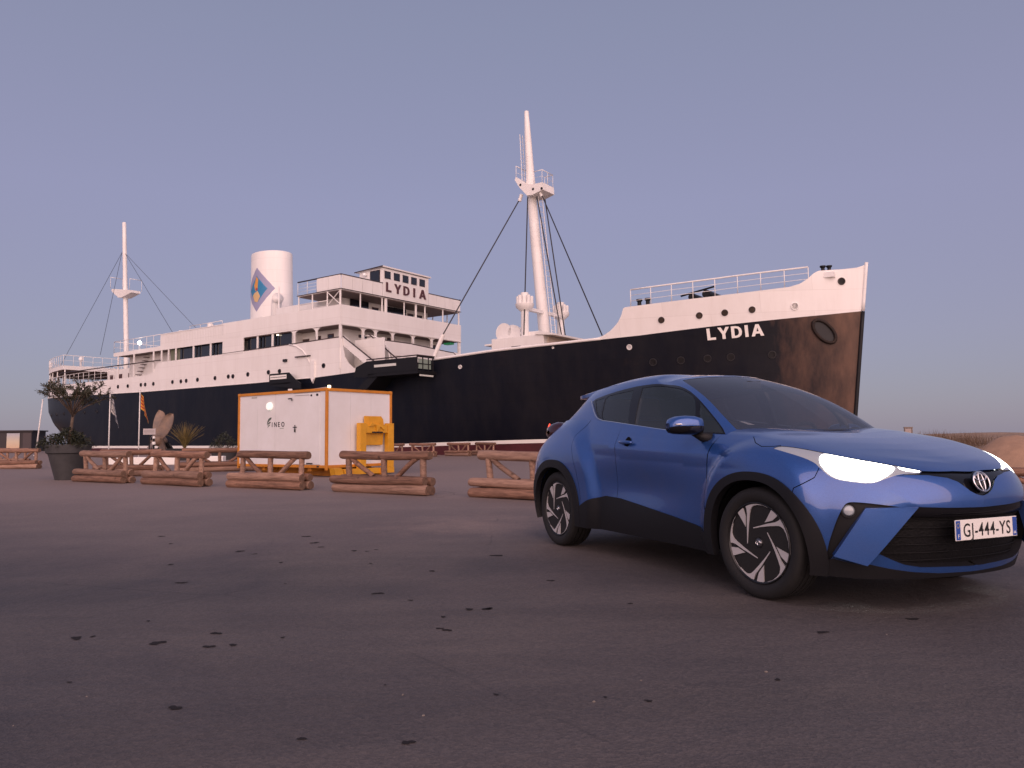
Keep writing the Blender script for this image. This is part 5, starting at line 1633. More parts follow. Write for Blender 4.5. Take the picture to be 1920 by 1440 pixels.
# mirrors
for sd in (1, -1):
    mr = bpy.data.objects.new('door_mirror', None)
    col.objects.link(mr)
    mr.parent = car
    P = []
    sec = [(.842, .060, .044, .035, -.008), (.852, .076, .056, .045, -.003), (.90, .086, .064, .050, .0), (.96, .086, .064, .046, .002), (1.01, .078, .059, .036, .0), (1.045, .058, .046, .020, -.004), (1.064, .026, .024, .010, -.010)]
    n = 24
    def ring_(y, rx, rz, back, dz):
        out = []
        for k in range(n + 1):
            a = 2 * math.pi * k / n
            ca, sa_ = math.cos(a), math.sin(a)
            e = 2 / 3.2
            out.append(C(.725 - (y - .86) * .22 + rx * math.copysign(abs(ca) ** e, ca) * (1 if ca > 0 else .8), sd * y, 1.070 + dz + rz * math.copysign(abs(sa_) ** e, sa_)))
        return out
    R_ = [ring_(*s_) for s_ in sec]
    MB().grid(R_).build('housing', M_paint, mr, smooth=True)
    # black lower half shell, slightly proud
    lo = [[(p[0] + (p[0] - .70) * .02, p[1] * 1.0 + (-sd * .002), p[2] - .004) for k, p in enumerate(r_) if k >= n // 2] for r_ in R_]
    lo = [[(p[0] + (.003 if i else 0), p[1], min(p[2], 1.064)) for i, p in enumerate(r_)] for r_ in lo]
    MB().grid(lo).build('lower_cover', M_gloss, mr, smooth=True)
    MB().tube([C(.70, sd * .87, 1.035), C(.74, sd * .82, .99), C(.78, sd * .77, .975)], [.034, .036, .045], 10).build('stalk', M_clad, mr, smooth=True)
    t0_ = [C(.795 - (y_ - .86) * .22, sd * y_, 1.075) for y_ in (.93, .98, 1.02, 1.05)]
    MB().tube(t0_, [.004, .0075, .009, .005], 6).build('indicator', M_chrome, mr, smooth=True)
    if sd < 0:                           # the far mirror is folded back along the door
        mr.location = C(.62, -.80, -.05)
        for ch_ in mr.children: ch_.location = (-.74, -.82, 0)
        mr.rotation_euler = (0, 0, R(84))
    # door handle with its round recess
    hp = lower_at(np.array([xz_tv(-.164, .951)[0]]), np.array([xz_tv(-.164, .951)[1]]))[0]
    hd = MB().lathe([(0.0, .002), (.040, .002), (.043, .0)], 20, lambda x, y, h: C(hp[0] + .005 + x * 1.0, sd * (hp[1] + h + .0015 - y * .32), hp[2] + y)).build('handle_recess', M_gap, car, smooth=True)
    hb_ = [C(hp[0] - .095 + .19 * q, sd * (hp[1] + .020 + .014 * math.sin(math.pi * q)), hp[2] + .002 - .004 * q) for q in np.linspace(0, 1, 9)]
    MB().tube(hb_, [.008, .013, .015, .015, .015, .015, .015, .013, .008], 8).build('door_handle', M_paint, car, smooth=True)
    # chrome waist strip
    cl = [(8.58, 2.86), (8.25, 2.0), (8.0, 1.419), (7.77, 0.82), (7.55, 0.30), (7.27, 0.07), (6.409, 0.055), (5.9, .055), (5.379, 0.055), (4.9, .04)]
    tt = np.interp(np.linspace(0, 9, 60), range(10), [a for a, _ in cl]); vv_ = np.interp(np.linspace(0, 9, 60), range(10), [b for _, b in cl])
    P = green_at(tt, vv_); N_ = outward(P, normals(green_at, tt, np.clip(vv_, .01, 5)))
    P = P + N_ * .008
    MB().tube([C(p[0], sd * p[1], p[2]) for p in P], .0048, 6).build('chrome_strip', M_chrome, car, smooth=True)
    # tail lamp standing proud of the rear haunch
    P = []
    for q, rx, rz, y_, xx, zz in [(0, .020, .012, .60, -1.58, 1.10), (.25, .075, .055, .66, -1.60, 1.085), (.5, .105, .080, .715, -1.615, 1.065), (.75, .105, .078, .755, -1.635, 1.050), (.93, .080, .055, .785, -1.655, 1.045), (1, .03, .02, .795, -1.665, 1.045)]:
        P.append([C(xx + rx * math.cos(2 * math.pi * k / 20), sd * y_, zz + rz * math.sin(2 * math.pi * k / 20)) for k in range(21)])
    tl = MB().grid(P).build('tail_lamp', M_redlens, car, smooth=True)
    edge = [C(-1.655 - .115 * math.cos(a), sd * (.735 + .02 * math.sin(a)), 1.052 + .086 * math.sin(a)) for a in np.linspace(R(-75), R(60), 14)]
    MB().tube(edge, .007, 6).build('light_strip', M_redlit, tl, smooth=True)
    # black vents and slots on the rear pillar
    for (x_, z_, l_) in ((-1.06, 1.318, .06), (-1.10, 1.286, .05)):
        q = GN.at([8.7], [2.6])[0]
# roof spoiler
t_ = np.linspace(7.6, 13, 40)
E_ = roof_at(t_, np.interp(t_, [7.6, 9, 13], [.02, .16, .22]))
E_[:, 2] += .002
back = np.interp(t_, [7.6, 8.4, 9.2, 10, 10.6, 11.4, 13], [.0, .03, .08, .155, .18, .20, .22])
dirs = E_ * 0
dirs[:, 0] = -1
dirs[:, 1] = np.interp(t_, [7.6, 9.2, 10, 11, 13], [.20, .34, .30, .14, 0])
O_ = E_ + dirs * back[:, None]
O_[:, 2] = np.interp(t_, [7.6, 8.4, 9.2, 10, 11, 13], [1.447, 1.430, 1.412, 1.400, 1.400, 1.408])
mk = lambda A: [C(*p) for p in A] + [C(p[0], -p[1], p[2]) for p in A[::-1][1:]]
lowO = O_ - np.array([0, 0, .028]); lowE = E_ - np.array([0, 0, .055])
MB().grid([mk(E_), mk(E_ * .5 + O_ * .5 + np.array([0, 0, .006])), mk(O_), mk(lowO), mk(lowE)]).build('roof_spoiler', M_paint, car, smooth=True, angle=R(50))

# cabin: dashboard, seats, steering wheel, cowl, wipers
MB().prism([(.35, .55), (1.05, .55), (1.12, .955), (.92, .985), (.62, .97), (.50, .90), (.45, .75)], lambda u, v, w: (u, w, v), -.68, .68).build('dashboard', M_inner, car, bevel=.02)
for sd in (1, -1):
    MB().prism([(-.45, .42), (.20, .42), (.22, .58), (-.30, .56), (-.52, 1.12), (-.66, 1.14), (-.60, .5)], lambda u, v, w: (u, w, v), sd * .36 - .24, sd * .36 + .24).build('seat', M_inner, car, bevel=.04)
    MB().box(-.66, -.56, sd * .36 - .12, sd * .36 + .12, 1.17, 1.33).build('headrest', M_inner, car, bevel=.03)
MB().prism([(-1.35, .45), (-.75, .45), (-.75, .6), (-1.15, .6), (-1.35, 1.1), (-1.45, 1.1)], lambda u, v, w: (u, w, v), -.58, .58).build('rear_seat', M_inner, car, bevel=.04)
MB().tube([(.42 + .10 * math.sin(2 * math.pi * k / 24), .36 + .18 * math.cos(2 * math.pi * k / 24), .93 + .16 * math.sin(2 * math.pi * k / 24)) for k in range(25)], .015, 6, caps=False).build('steering_wheel', M_inner, car, smooth=True)
cw = GN.at(np.linspace(0, 3.2, 20), np.full(20, 0.30))
cw2 = hood_at(np.full(20, 6.98), np.linspace(1, 0, 20))
cw2[:, 2] -= .022
MB().grid([mk(cw + np.array([.012, 0, .004])), mk(cw2)]).build('cowl', M_clad, car)
for y0_, y1_ in ((-.55, .02), (.0, .52)):
    MB().tube([C(1.10 - abs(y_) * .10, y_, 1.022 + .012 * math.sin(3.14 * i / 7)) for i, y_ in enumerate(np.linspace(y0_, y1_, 8))], .008, 5).build('wiper', M_clad, car)
mb = MB().add([C(.735, .44, 1.094), C(.86, .455, 1.068), C(.85, .505, 1.070), C(.735, .49, 1.096)], [(0, 1, 2, 3)])
slip = mb.build('paper_slip', mat('paper', (0.8, 0.8, 0.8), 0.7), None)
slip.location = CAR_O; slip.rotation_euler = (0, 0, CAR_RZ)
tag(slip, 'small white paper slip propped behind the lower corner of the blue car windscreen', 'paper')
MB().box(.30, .36, -.07, .07, 1.36, 1.42).build('rear_view_mirror', M_inner, car, bevel=.01)

# ================================================================ OBJECTS ROUND THE CAR PARK
# ---------------------------------------------------------------- log barriers
def log_material(name, c0, c1, knots):
    m = bpy.data.materials.new(name)
    m.use_nodes = True
    nt = m.node_tree
    N, L = nt.nodes, nt.links
    b = N['Principled BSDF']
    tc = N.new('ShaderNodeTexCoord')
    oi = N.new('ShaderNodeObjectInfo')
    ad = N.new('ShaderNodeVectorMath')
    ad.operation = 'ADD'
    L.new(tc.outputs['Object'], ad.inputs[0])
    L.new(oi.outputs['Location'], ad.inputs[1])
    mp = N.new('ShaderNodeMapping')
    mp.inputs['Scale'].default_value = (0.7, 7, 7)
    L.new(ad.outputs[0], mp.inputs['Vector'])
    n = N.new('ShaderNodeTexNoise')
    n.inputs['Scale'].default_value = 3.2
    n.inputs['Detail'].default_value = 10
    n.inputs['Roughness'].default_value = 0.7
    L.new(mp.outputs[0], n.inputs['Vector'])
    r = N.new('ShaderNodeValToRGB')
    r.color_ramp.elements[0].position, r.color_ramp.elements[1].position = 0.32, 0.68
    r.color_ramp.elements[0].color, r.color_ramp.elements[1].color = (*c0, 1), (*c1, 1)
    L.new(n.outputs['Fac'], r.inputs['Fac'])
    v = N.new('ShaderNodeTexVoronoi')
    v.inputs['Scale'].default_value = 3.2
    L.new(ad.outputs[0], v.inputs['Vector'])
    r2 = N.new('ShaderNodeValToRGB')
    r2.color_ramp.elements[0].position, r2.color_ramp.elements[1].position = 0.05, 0.13
    r2.color_ramp.elements[0].color, r2.color_ramp.elements[1].color = (knots, knots, knots, 1), (1, 1, 1, 1)
    L.new(v.outputs['Distance'], r2.inputs['Fac'])
    mx = N.new('ShaderNodeMix')
    mx.data_type = 'RGBA'
    mx.blend_type = 'MULTIPLY'
    mx.inputs[0].default_value = 1
    L.new(r.outputs['Color'], mx.inputs[6])
    L.new(r2.outputs['Color'], mx.inputs[7])
    hs = N.new('ShaderNodeHueSaturation')
    mr = N.new('ShaderNodeMapRange')
    mr.inputs['To Min'].default_value, mr.inputs['To Max'].default_value = 0.72, 1.2
    L.new(oi.outputs['Random'], mr.inputs['Value'])
    L.new(mr.outputs[0], hs.inputs['Value'])
    L.new(mx.outputs[2], hs.inputs['Color'])
    L.new(hs.outputs['Color'], b.inputs['Base Color'])
    b.inputs['Roughness'].default_value = 0.8
    bp = N.new('ShaderNodeBump')
    bp.inputs['Strength'].default_value = 0.8
    bp.inputs['Distance'].default_value = 0.02
    L.new(n.outputs['Fac'], bp.inputs['Height'])
    L.new(bp.outputs[0], b.inputs['Normal'])
    return m
M_log = log_material('pine_log', (0.092, 0.046, 0.030), (0.34, 0.185, 0.122), 0.35)
M_logpale = log_material('pale_pine', (0.16, 0.092, 0.064), (0.43, 0.265, 0.19), 0.5)
M_logend = mat('log_end', (0.20, 0.115, 0.075), 0.85, var=0.5, vscale=25)

def log_mesh(name, p, q, r, seed, mtl, end=M_logend, n=14, m=9):
    """slightly crooked, slightly tapered round log with chamfered ends; object origin at its centre"""
    rnd = random.Random(seed)
    p, q = Vector(p), Vector(q)
    c = (p + q) / 2
    d = (q - p)
    a = d.normalized()
    ref = Vector((0, 0, 1)) if abs(a.z) < 0.9 else Vector((1, 0, 0))
    e1 = a.cross(ref).normalized()
    e2 = a.cross(e1)
    ph = [rnd.uniform(0, 6.28) for _ in range(4)]
    vs, fs = [], []
    st = [0, 0.012] + [0.02 + 0.96 * i / (m - 1) for i in range(m)] + [0.988, 1]
    for i, s in enumerate(st):
        rr_ = r * (1 + 0.05 * (s - .5)) * (0.90 if i in (0, len(st) - 1) else (0.97 if i in (1, len(st) - 2) else 1))
        o_ = e1 * (.012 * math.sin(3.1 * s + ph[0])) + e2 * (.010 * math.sin(4.3 * s + ph[1]))
        for k in range(n):
            t = 2 * math.pi * k / n
            w = 1 + .035 * math.sin(2 * t + ph[2] + 2 * s) + .025 * math.sin(3 * t + ph[3] - 5 * s)
            vs.append(p + d * s + o_ + (e1 * math.cos(t) + e2 * math.sin(t)) * rr_ * w - c)
    K = len(st)
    for i in range(K - 1):
        for k in range(n):
            fs.append((i * n + k, i * n + (k + 1) % n, (i + 1) * n + (k + 1) % n, (i + 1) * n + k))
    fs.append(tuple(range(n - 1, -1, -1)))
    fs.append(tuple(range((K - 1) * n, K * n)))
    me = bpy.data.meshes.new(name)
    me.from_pydata([tuple(x) for x in vs], [], fs)
    me.materials.append(mtl)
    me.materials.append(end)
    for poly in me.polygons: poly.use_smooth = True
    for f in me.polygons[-2:]:
        f.material_index = 1
        f.use_smooth = False
    me.set_sharp_from_angle(angle=R(50))
    return me, c
def barrier_parts(seed, pale=0.4, length=2.45):
    """(name, mesh, centre) for one barrier; x along it, y=0 on the front face of the front logs"""
    rnd = random.Random(seed)
    h = length / 2
    r = .085
    out = []
    def lg_(name, p, q, rr_, mtl):
        me, c = log_mesh(name, p, q, rr_, rnd.random(), mtl)
        out.append((name, me, c))
    j = lambda s=.05: rnd.uniform(-s, s)
    pick = lambda: M_logpale if rnd.random() < pale else M_log
    for y_ in (r, .30):
        lg_('base_log', (-h + j(), y_, r), (h - .12 + j(), y_, r), r * rnd.uniform(.95, 1.05), pick())
        lg_('base_log', (-h + j(), y_ + j(.01), 3 * r - .012), (h - .12 + j(), y_ + j(.01), 3 * r - .012), r * rnd.uniform(.92, 1.0), pick())
    for x_ in (-h + .33, 0.02, h - .27):
        lg_('post', (x_ + j(.02), .1925, .012), (x_ + j(.02), .1925, .665), .055, M_logpale)
    for sg in (-1, 1):
        lg_('brace', (sg * (h - .42), .1925, .645), (sg * .28, .1925, .30), .047, pick())
    lg_('top_rail', (-h + .17 + j(), .1925, .70), (h - .1 + j(), .1925, .70), .083, M_log if rnd.random() > pale else M_logpale)
    return out
PROTOS = [barrier_parts(11, .35), barrier_parts(23, .15), barrier_parts(37, .75)]
GROUP_B = 'log barriers round the car park'
def barrier(p, q, label, proto, zs=1.0, group=GROUP_B):
    """p, q: ground points of the front lower edge, left and right as seen from the camera"""
    p, q = Vector(p), Vector(q)
    d = q - p
    ang = math.atan2(d.y, d.x)
    mid = (p + q) / 2
    t = thing('log_barrier', label, 'barrier', (mid.x, mid.y, 0), ang, group)
    t.scale = (d.length / 2.45, 1, zs)
    for nm, me, c in PROTOS[proto]:
        o = bpy.data.objects.new(nm, me)
        col.objects.link(o)
        o.parent = t
        o.location = c
    return t
barrier((-11.27, 19.55), (-9.25, 18.22), 'log barrier beside the big plant pot, leftmost of the front row', 2)
barrier((-8.76, 18.02), (-6.74, 16.52), 'log barrier in the front row, standing in front of the ship propeller', 0)
barrier((-6.17, 16.46), (-4.13, 15.08), 'log barrier in the front row, before the door side of the white container', 0)
barrier((-3.54, 14.79), (-1.46, 13.28), 'log barrier in the front row, before the yellow lifting frame', 1)
barrier((-0.79, 13.10), (1.15, 11.45), 'pale log barrier in the front row, its right end hidden by the blue car', 2)
barrier((-12.4, 22.6), (-10.1, 22.0), 'log barrier behind the plant pot, seen through the leftmost front barriers', 1)
barrier((-10.75, 24.5), (-8.4, 25.5), 'log barrier just left of the white container, behind the front row', 1)
barrier((-20.55, 29.9), (-18.2, 29.35), 'dark log barrier standing alone left of the plant pot', 1)
barrier((-23.2, 33.4), (-20.9, 32.9), 'log barrier at the left edge of the picture, below the dark kiosk', 0)
barrier((-7.75, 44.6), (-6.2, 42.9), 'far log barrier by the hull, its left part hidden by the container', 1)
barrier((-6.15, 44.1), (-4.35, 42.6), 'far log barrier by the hull, next to the container', 1)
barrier((-4.05, 45.1), (-2.5, 43.5), 'far log barrier by the hull, between two others', 1)
barrier((-2.45, 45.4), (-1.10, 43.9), 'far log barrier by the hull, rightmost and nearest the tail of the car', 0)
barrier((5.9, 9.9), (8.0, 8.6), 'low log barrier behind the nose of the car at the right edge', 1, 0.72)

# ---------------------------------------------------------------- site container with hook-lift frame
CT_O, CT_RZ = (-4.99, 20.5, 0), R(-37)
ct = thing('site_container', 'white site cabin container with yellow frame, INEO lettering and hook-lift frame', 'container', CT_O, CT_RZ)
M_cwhite = mat('cabin_white', (0.77, 0.77, 0.78), 0.45, var=0.10, vscale=1.0, dark=(0.70, 0.69, 0.68))
M_yellow = mat('safety_yellow', (0.62, 0.235, 0.022), 0.5, var=0.22, vscale=4)
M_yellow2 = mat('frame_yellow', (0.72, 0.35, 0.02), 0.45, var=0.2, vscale=5)
LX, WY, Z0, Z1 = 4.10, 2.42, 0.24, 2.40
def cb(name, x0, x1, y0, y1, z0, z1, mtl, parent=None, bevel=0.0):
    return MB().box(x0, x1, y0, y1, z0, z1).build(name, mtl, parent or ct, bevel=bevel)
cb('shell', -LX + .05, -.05, .05, WY - .05, Z0 + .05, Z1 - .06, mat('cabin_core', (0.5, 0.5, 0.5), 0.6))
# wall panels, each proud of the core, with narrow joints
xs_ = [-LX + .07, -3.15, -2.30, -1.47]
for a_, b_ in zip(xs_[:-1], xs_[1:]):
    cb('wall_panel', a_ + .003, b_ - .003, .032, .049, Z0 + .07, Z1 - .08, M_cwhite)
cb('wall_panel', -.30, -.075, .032, .049, Z0 + .07, Z1 - .08, M_cwhite)
for a_, b_ in ((.07, .86), (.86, 1.62), (1.62, WY - .07)):
    cb('wall_panel', -.049, -.032, a_ + .002, b_ - .002, Z0 + .07, Z1 - .08, M_cwhite)
    cb('wall_panel', -LX + .032, -LX + .049, a_ + .002, b_ - .002, Z0 + .07, Z1 - .08, M_cwhite)
cb('wall_panel', -LX + .07, -.07, WY - .049, WY - .032, Z0 + .07, Z1 - .08, M_cwhite)
cb('roof_panel', -LX + .04, -.04, .04, WY - .04, Z1 - .058, Z1 - .02, M_cwhite)
for x_, y_ in ((-LX, 0), (-.07, 0), (-LX, WY - .07), (-.07, WY - .07)):
    cb('corner_post', x_, x_ + .07, y_, y_ + .07, Z0 - .06, Z1 - .081, M_yellow, bevel=.008)
for z_ in (Z0 - .001, Z1 - .08):
    cb('rail', -LX + .002, -.002, -.003, .062, z_, z_ + .078, M_yellow, bevel=.006)
    cb('rail', -LX + .002, -.002, WY - .062, WY + .003, z_, z_ + .078, M_yellow, bevel=.006)
    cb('rail', -.062, .003, .063, WY - .063, z_, z_ + .078, M_yellow, bevel=.006)
    cb('rail', -LX - .003, -LX + .062, .063, WY - .063, z_, z_ + .078, M_yellow, bevel=.006)
for x_ in (-.09, -LX - .005):
    cb('corner_casting', x_, x_ + .095, -.006, .09, Z1 - .082, Z1 + .004, M_yellow, bevel=.01)
    cb('corner_casting', x_, x_ + .095, WY - .09, WY + .006, Z1 - .082, Z1 + .004, M_yellow, bevel=.01)
door_ = cb('door', -1.465, -.303, .022, .049, Z0 + .09, Z1 - .11, M_cwhite, bevel=.004)
hd_ = MB().tube([(-1.36, .0, 1.28), (-1.36, .0, 1.42)], .012, 6).tube([(-1.44, .0, 1.36), (-1.28, .0, 1.36)], .013, 6).tube([(-1.36, .0, 1.22), (-1.36, .0, 1.30)], .022, 6).build('door_handle', M_blackmetal, door_)
MB().tube([(-1.64, -.02, 2.16), (-1.5, -.02, 2.17), (-1.47, -.02, 2.10)], .016, 6).build('door_closer', M_blackmetal, door_)
cb('sticker', -.70, -.64, .012, .021, 2.20, 2.25, M_dark, door_)
cb('sticker', -.46, -.38, .012, .021, 2.20, 2.26, M_dark, ct)
cb('drip_strip', -1.40, -.75, .010, .021, 2.235, 2.245, mat('grey_strip', (0.35, 0.33, 0.33), 0.6), door_)
cb('threshold', -.86, -.60, .005, .020, .345, .375, M_dark, door_)
cb('forklift_slot', -.40, -.30, -.0045, -.0035, .255, .30, M_dark)
cb('type_plate', -3.44, -3.18, .022, .031, 2.24, 2.29, mat('plate_grey', (0.45, 0.45, 0.42), 0.5))
lampd = MB().lathe([(.115, .0), (.115, -.05), (.10, -.075), (.0, -.085)], 24, lambda x, y, h: (-2.54 + x, .031 + h, 1.98 + y)).build('bulkhead_lamp', mat('opal_lens', (0.85, 0.85, 0.80), 0.3, emit=(1.0, 0.97, 0.85), estr=0.55), ct, smooth=True, angle=R(50))
# logo: leaf of three grey-green blades and the letters INEO
M_leaf = [mat('logo_leaf_dark', (0.07, 0.10, 0.08), 0.5), mat('logo_leaf_mid', (0.20, 0.25, 0.21), 0.5)]
def lf(poly, mtl): MB().prism(poly, lambda u, v, w: (u, .031 - w, v), 0.0, .004).build('logo_leaf', mtl, ct)
lf([(-2.68, 1.44), (-2.665, 1.54), (-2.61, 1.62), (-2.53, 1.655), (-2.46, 1.655), (-2.50, 1.60), (-2.58, 1.56), (-2.64, 1.50)], M_leaf[0])
lf([(-2.66, 1.43), (-2.63, 1.49), (-2.56, 1.53), (-2.50, 1.53), (-2.53, 1.495), (-2.60, 1.47)], M_leaf[0])
lf([(-2.65, 1.36), (-2.63, 1.42), (-2.58, 1.455), (-2.53, 1.46), (-2.555, 1.42), (-2.61, 1.395)], M_leaf[1])
x = -2.46
for ch in 'INEO':
    mbt, w_ = text_mesh(ch, .19, lambda u, v, w, x=x: (x + u, .0305 - w, 1.385 + v), .004, 0.95, 1.0, .003)
    mbt.build('logo_letter', M_dark, ct, recalc=False)
    x += {'I': .105, 'N': .185, 'E': .16, 'O': .16}[ch]
cb('logo_line', -2.08, -1.90, .027, .031, 1.33, 1.345, M_leaf[1])
cb('roof_lamp', -.03, .03, .05, .11, Z1, Z1 + .07, mat('small_warm_lamp', (1, .8, .5), 0.4, emit=(1.0, 0.75, 0.4), estr=4.0))
cb('roof_lamp', -1.75, -1.65, .05, .12, Z1, Z1 + .05, M_stripe)
MB().prism([(.25, Z1 - .02), (1.0, Z1 - .02), (1.15, Z1 + .16), (.55, Z1 + .06)], lambda u, v, w: (-1.2 + w, u, v), 0, .02).build('roof_flap', mat('flap', (0.35, 0.28, 0.25), 0.6), ct)
# skids and hook-lift frame at the right end
for y_ in (.55, 1.75):
    cb('skid', -LX + .2, .30, y_, y_ + .12, .0, .20, M_yellow, bevel=.006)
for x_ in (-.9, -3.0):
    cb('skid', x_, x_ + .15, .1, 2.3, .14, .235, M_yellow)
fr0 = .06
for y_ in (1.0, 2.06):
    MB().box(fr0, fr0 + .16, y_, y_ + .22, .201, 1.46).build('frame_post', M_yellow2, ct, bevel=.005)
cb('frame_beam', fr0 + .03, fr0 + .14, 1.225, 2.055, 1.18, 1.42, M_yellow2, bevel=.006)
cb('hook_box', fr0 - .05, fr0 + .028, 1.36, 1.92, .86, 1.66, M_yellow2, bevel=.01)
MB().prism([(1.30, 1.66), (1.90, 1.66), (1.98, 1.58), (2.02, 1.40), (1.96, .84), (1.30, .84), (1.30, 1.12), (1.9, 1.15), (1.9, 1.42), (1.30, 1.42)][:6], lambda u, v, w: (w, u, v), fr0 - .03, fr0 + .024).build('hook_plate', M_yellow2, ct)
MB().prism([(1.32, 1.37), (1.58, 1.40), (1.60, 1.20), (1.66, 1.28), (1.74, 1.36), (1.88, 1.26), (1.92, 1.34), (1.78, 1.44), (1.66, 1.40), (1.40, 1.46)], lambda u, v, w: (w, u, v), fr0 + .142, fr0 + .18).build('hook_gusset', M_yellow2, ct)
MB().tube([(fr0 + .19, 1.42, 1.20), (fr0 + .19, 1.80, 1.20)], .02, 8).build('hook_bar', M_dark, ct)
cb('frame_foot', fr0, fr0 + .16, .45, 2.30, .04, .20, M_yellow2, bevel=.008)
MB().prism([(.05, .24), (.30, .24), (.40, .05), (.10, .05)], lambda u, v, w: (w, u, v), fr0, fr0 + .2).build('frame_gusset', M_yellow2, ct)

# ---------------------------------------------------------------- planted pot with its small standard tree
pot_x, pot_y = -11.93, 20.55
pot = thing('plant_pot', 'big dark grey tapered plant pot at the left end of the barriers', 'plant pot', (pot_x, pot_y, 0))
M_pot = mat('pot_grey', (0.055, 0.055, 0.058), 0.75, var=0.35, vscale=3, bump=0.15, bscale=20)
idn = lambda x, y, h: (x, y, h)
MB().lathe([(.30, .0), (.46, .62), (.485, .70)], 36, idn).build('body', M_pot, pot, smooth=True, angle=R(40))
MB().lathe([(.50, .70), (.535, .72), (.56, .90), (.56, .94), (.50, .94), (.49, .86), (.0, .86)], 36, idn).build('rim', M_pot, pot, smooth=True, angle=R(40))
MB().lathe([(.0, .875), (.49, .865)], 20, idn).build('soil', mat('soil', (0.03, 0.022, 0.016), 0.95), pot)
M_bark = mat('bark', (0.16, 0.115, 0.085), 0.9, var=0.4, vscale=12, bump=0.5, bscale=40)
def leaf_mat(name, c, c2):
    return mat(name, c, 0.55, var=0.5, vscale=6, dark=c2)
M_olive = leaf_mat('oleander_leaf', (0.085, 0.075, 0.038), (0.030, 0.034, 0.018))
M_shrub = leaf_mat('shrub_leaf', (0.055, 0.06, 0.03), (0.02, 0.024, 0.014))
def leaf(mb, p, d, l, w, rnd):
    """folded, slightly drooping leaf: four triangles"""
    d = d.normalized()
    s = d.cross(Vector((rnd.uniform(-.5, .5), rnd.uniform(-.5, .5), 1))).normalized()
    u = s.cross(d)
    m = p + d * l * .5 + u * l * .06
    t = p + d * l - Vector((0, 0, l * .12))
    mb.add([p, m + s * w - u * w * .3, t, m - s * w - u * w * .3, m], [(0, 1, 4), (1, 2, 4), (2, 3, 4), (3, 0, 4)])
def make_tree():
    rnd = random.Random(5)
    t = thing('small_tree', 'small tree with thin pale trunk and flat open crown growing in the big pot', 'tree', (pot_x + .02, pot_y, .86))
    MB().tube([(0, 0, -.1), (.015, 0, .3), (.05, 0, .62), (.075, .01, .95)], [.048, .042, .038, .036], 9).build('trunk', M_bark, t, smooth=True)
    br = MB()
    tips = []
    for k in range(15):
        a = 2 * math.pi * k / 15 + rnd.uniform(-.2, .2)
        reach = rnd.uniform(.35, .92)
        top = rnd.uniform(.45, .98) * (1.1 - .35 * reach)
        b0 = Vector((.06, 0, .80 + rnd.uniform(0, .15)))
        b2 = b0 + Vector((reach * math.cos(a), reach * math.sin(a), top))
        b1 = b0.lerp(b2, .45) + Vector((0, 0, rnd.uniform(.02, .16)))
        br.tube([b0, b1, b2], [.022, .014, .006], 5)
        tips += [(b1.lerp(b2, q), (b2 - b1)) for q in (.15, .35, .5, .7, .85, 1.0)]
        for _ in range(4):
            q = rnd.uniform(.3, .9)
            c0 = b1.lerp(b2, q)
            c1 = c0 + Vector((rnd.uniform(-.28, .28), rnd.uniform(-.28, .28), rnd.uniform(.05, .24)))
            br.tube([c0, c1], [.007, .004], 4)
            tips += [(c0.lerp(c1, q2), c1 - c0) for q2 in (.4, .6, .8, 1.0)]
    br.build('branches', M_bark, t, smooth=True)
    cr = MB()
    for p, d in tips:
        for _ in range(rnd.randint(5, 11)):
            dd = d.normalized() * .6 + Vector((rnd.gauss(0, .6), rnd.gauss(0, .6), rnd.gauss(.15, .45)))
            leaf(cr, p + Vector((rnd.gauss(0, .02), rnd.gauss(0, .02), rnd.gauss(0, .02))), dd, rnd.uniform(.07, .14), rnd.uniform(.011, .018), rnd)
    cr.build('crown', M_olive, t)
    return t
make_tree()
def bushy(name, label, cat, loc, rx, ry, rz, n, mtl, seed, llen=(.07, .13), stems=14, group=None, parent_thing=None):
    rnd = random.Random(seed)
    t = thing(name, label, cat, loc, 0, group)
    st, fo = MB(), MB()
    for k in range(stems):
        a = rnd.uniform(0, 6.28)
        q = rnd.uniform(.3, 1)
        st.tube([(0.1 * math.cos(a), .1 * math.sin(a), 0), (q * rx * math.cos(a), q * ry * math.sin(a), rz * rnd.uniform(.4, .9))], [.012, .005], 4)
    for _ in range(n):
        a = rnd.uniform(0, 6.28)
        q = math.sqrt(rnd.uniform(.05, 1))
        h = rnd.uniform(0, 1)
        lump = 1 + .35 * math.sin(3 * a + seed) * h
        env = math.sqrt(max(1 - (h * .95) ** 2, .02)) * lump
        p = Vector((rx * q * env * math.cos(a), ry * q * env * math.sin(a), rz * h * (1 + .25 * math.sin(2 * a + 1.3 * seed))))
        d = Vector((math.cos(a) * q + rnd.gauss(0, .5), math.sin(a) * q + rnd.gauss(0, .5), rnd.gauss(.25, .5)))
        leaf(fo, p, d, rnd.uniform(*llen), rnd.uniform(.015, .03), rnd)
    st.build('stems', M_bark, t)
    fo.build('foliage', mtl, t)
    return t
bushy('shrub', 'dark leafy shrub filling the big pot at the foot of the small tree', 'shrub', (pot_x - .02, pot_y - .05, .85), .72, .55, .42, 1500, M_shrub, 3)

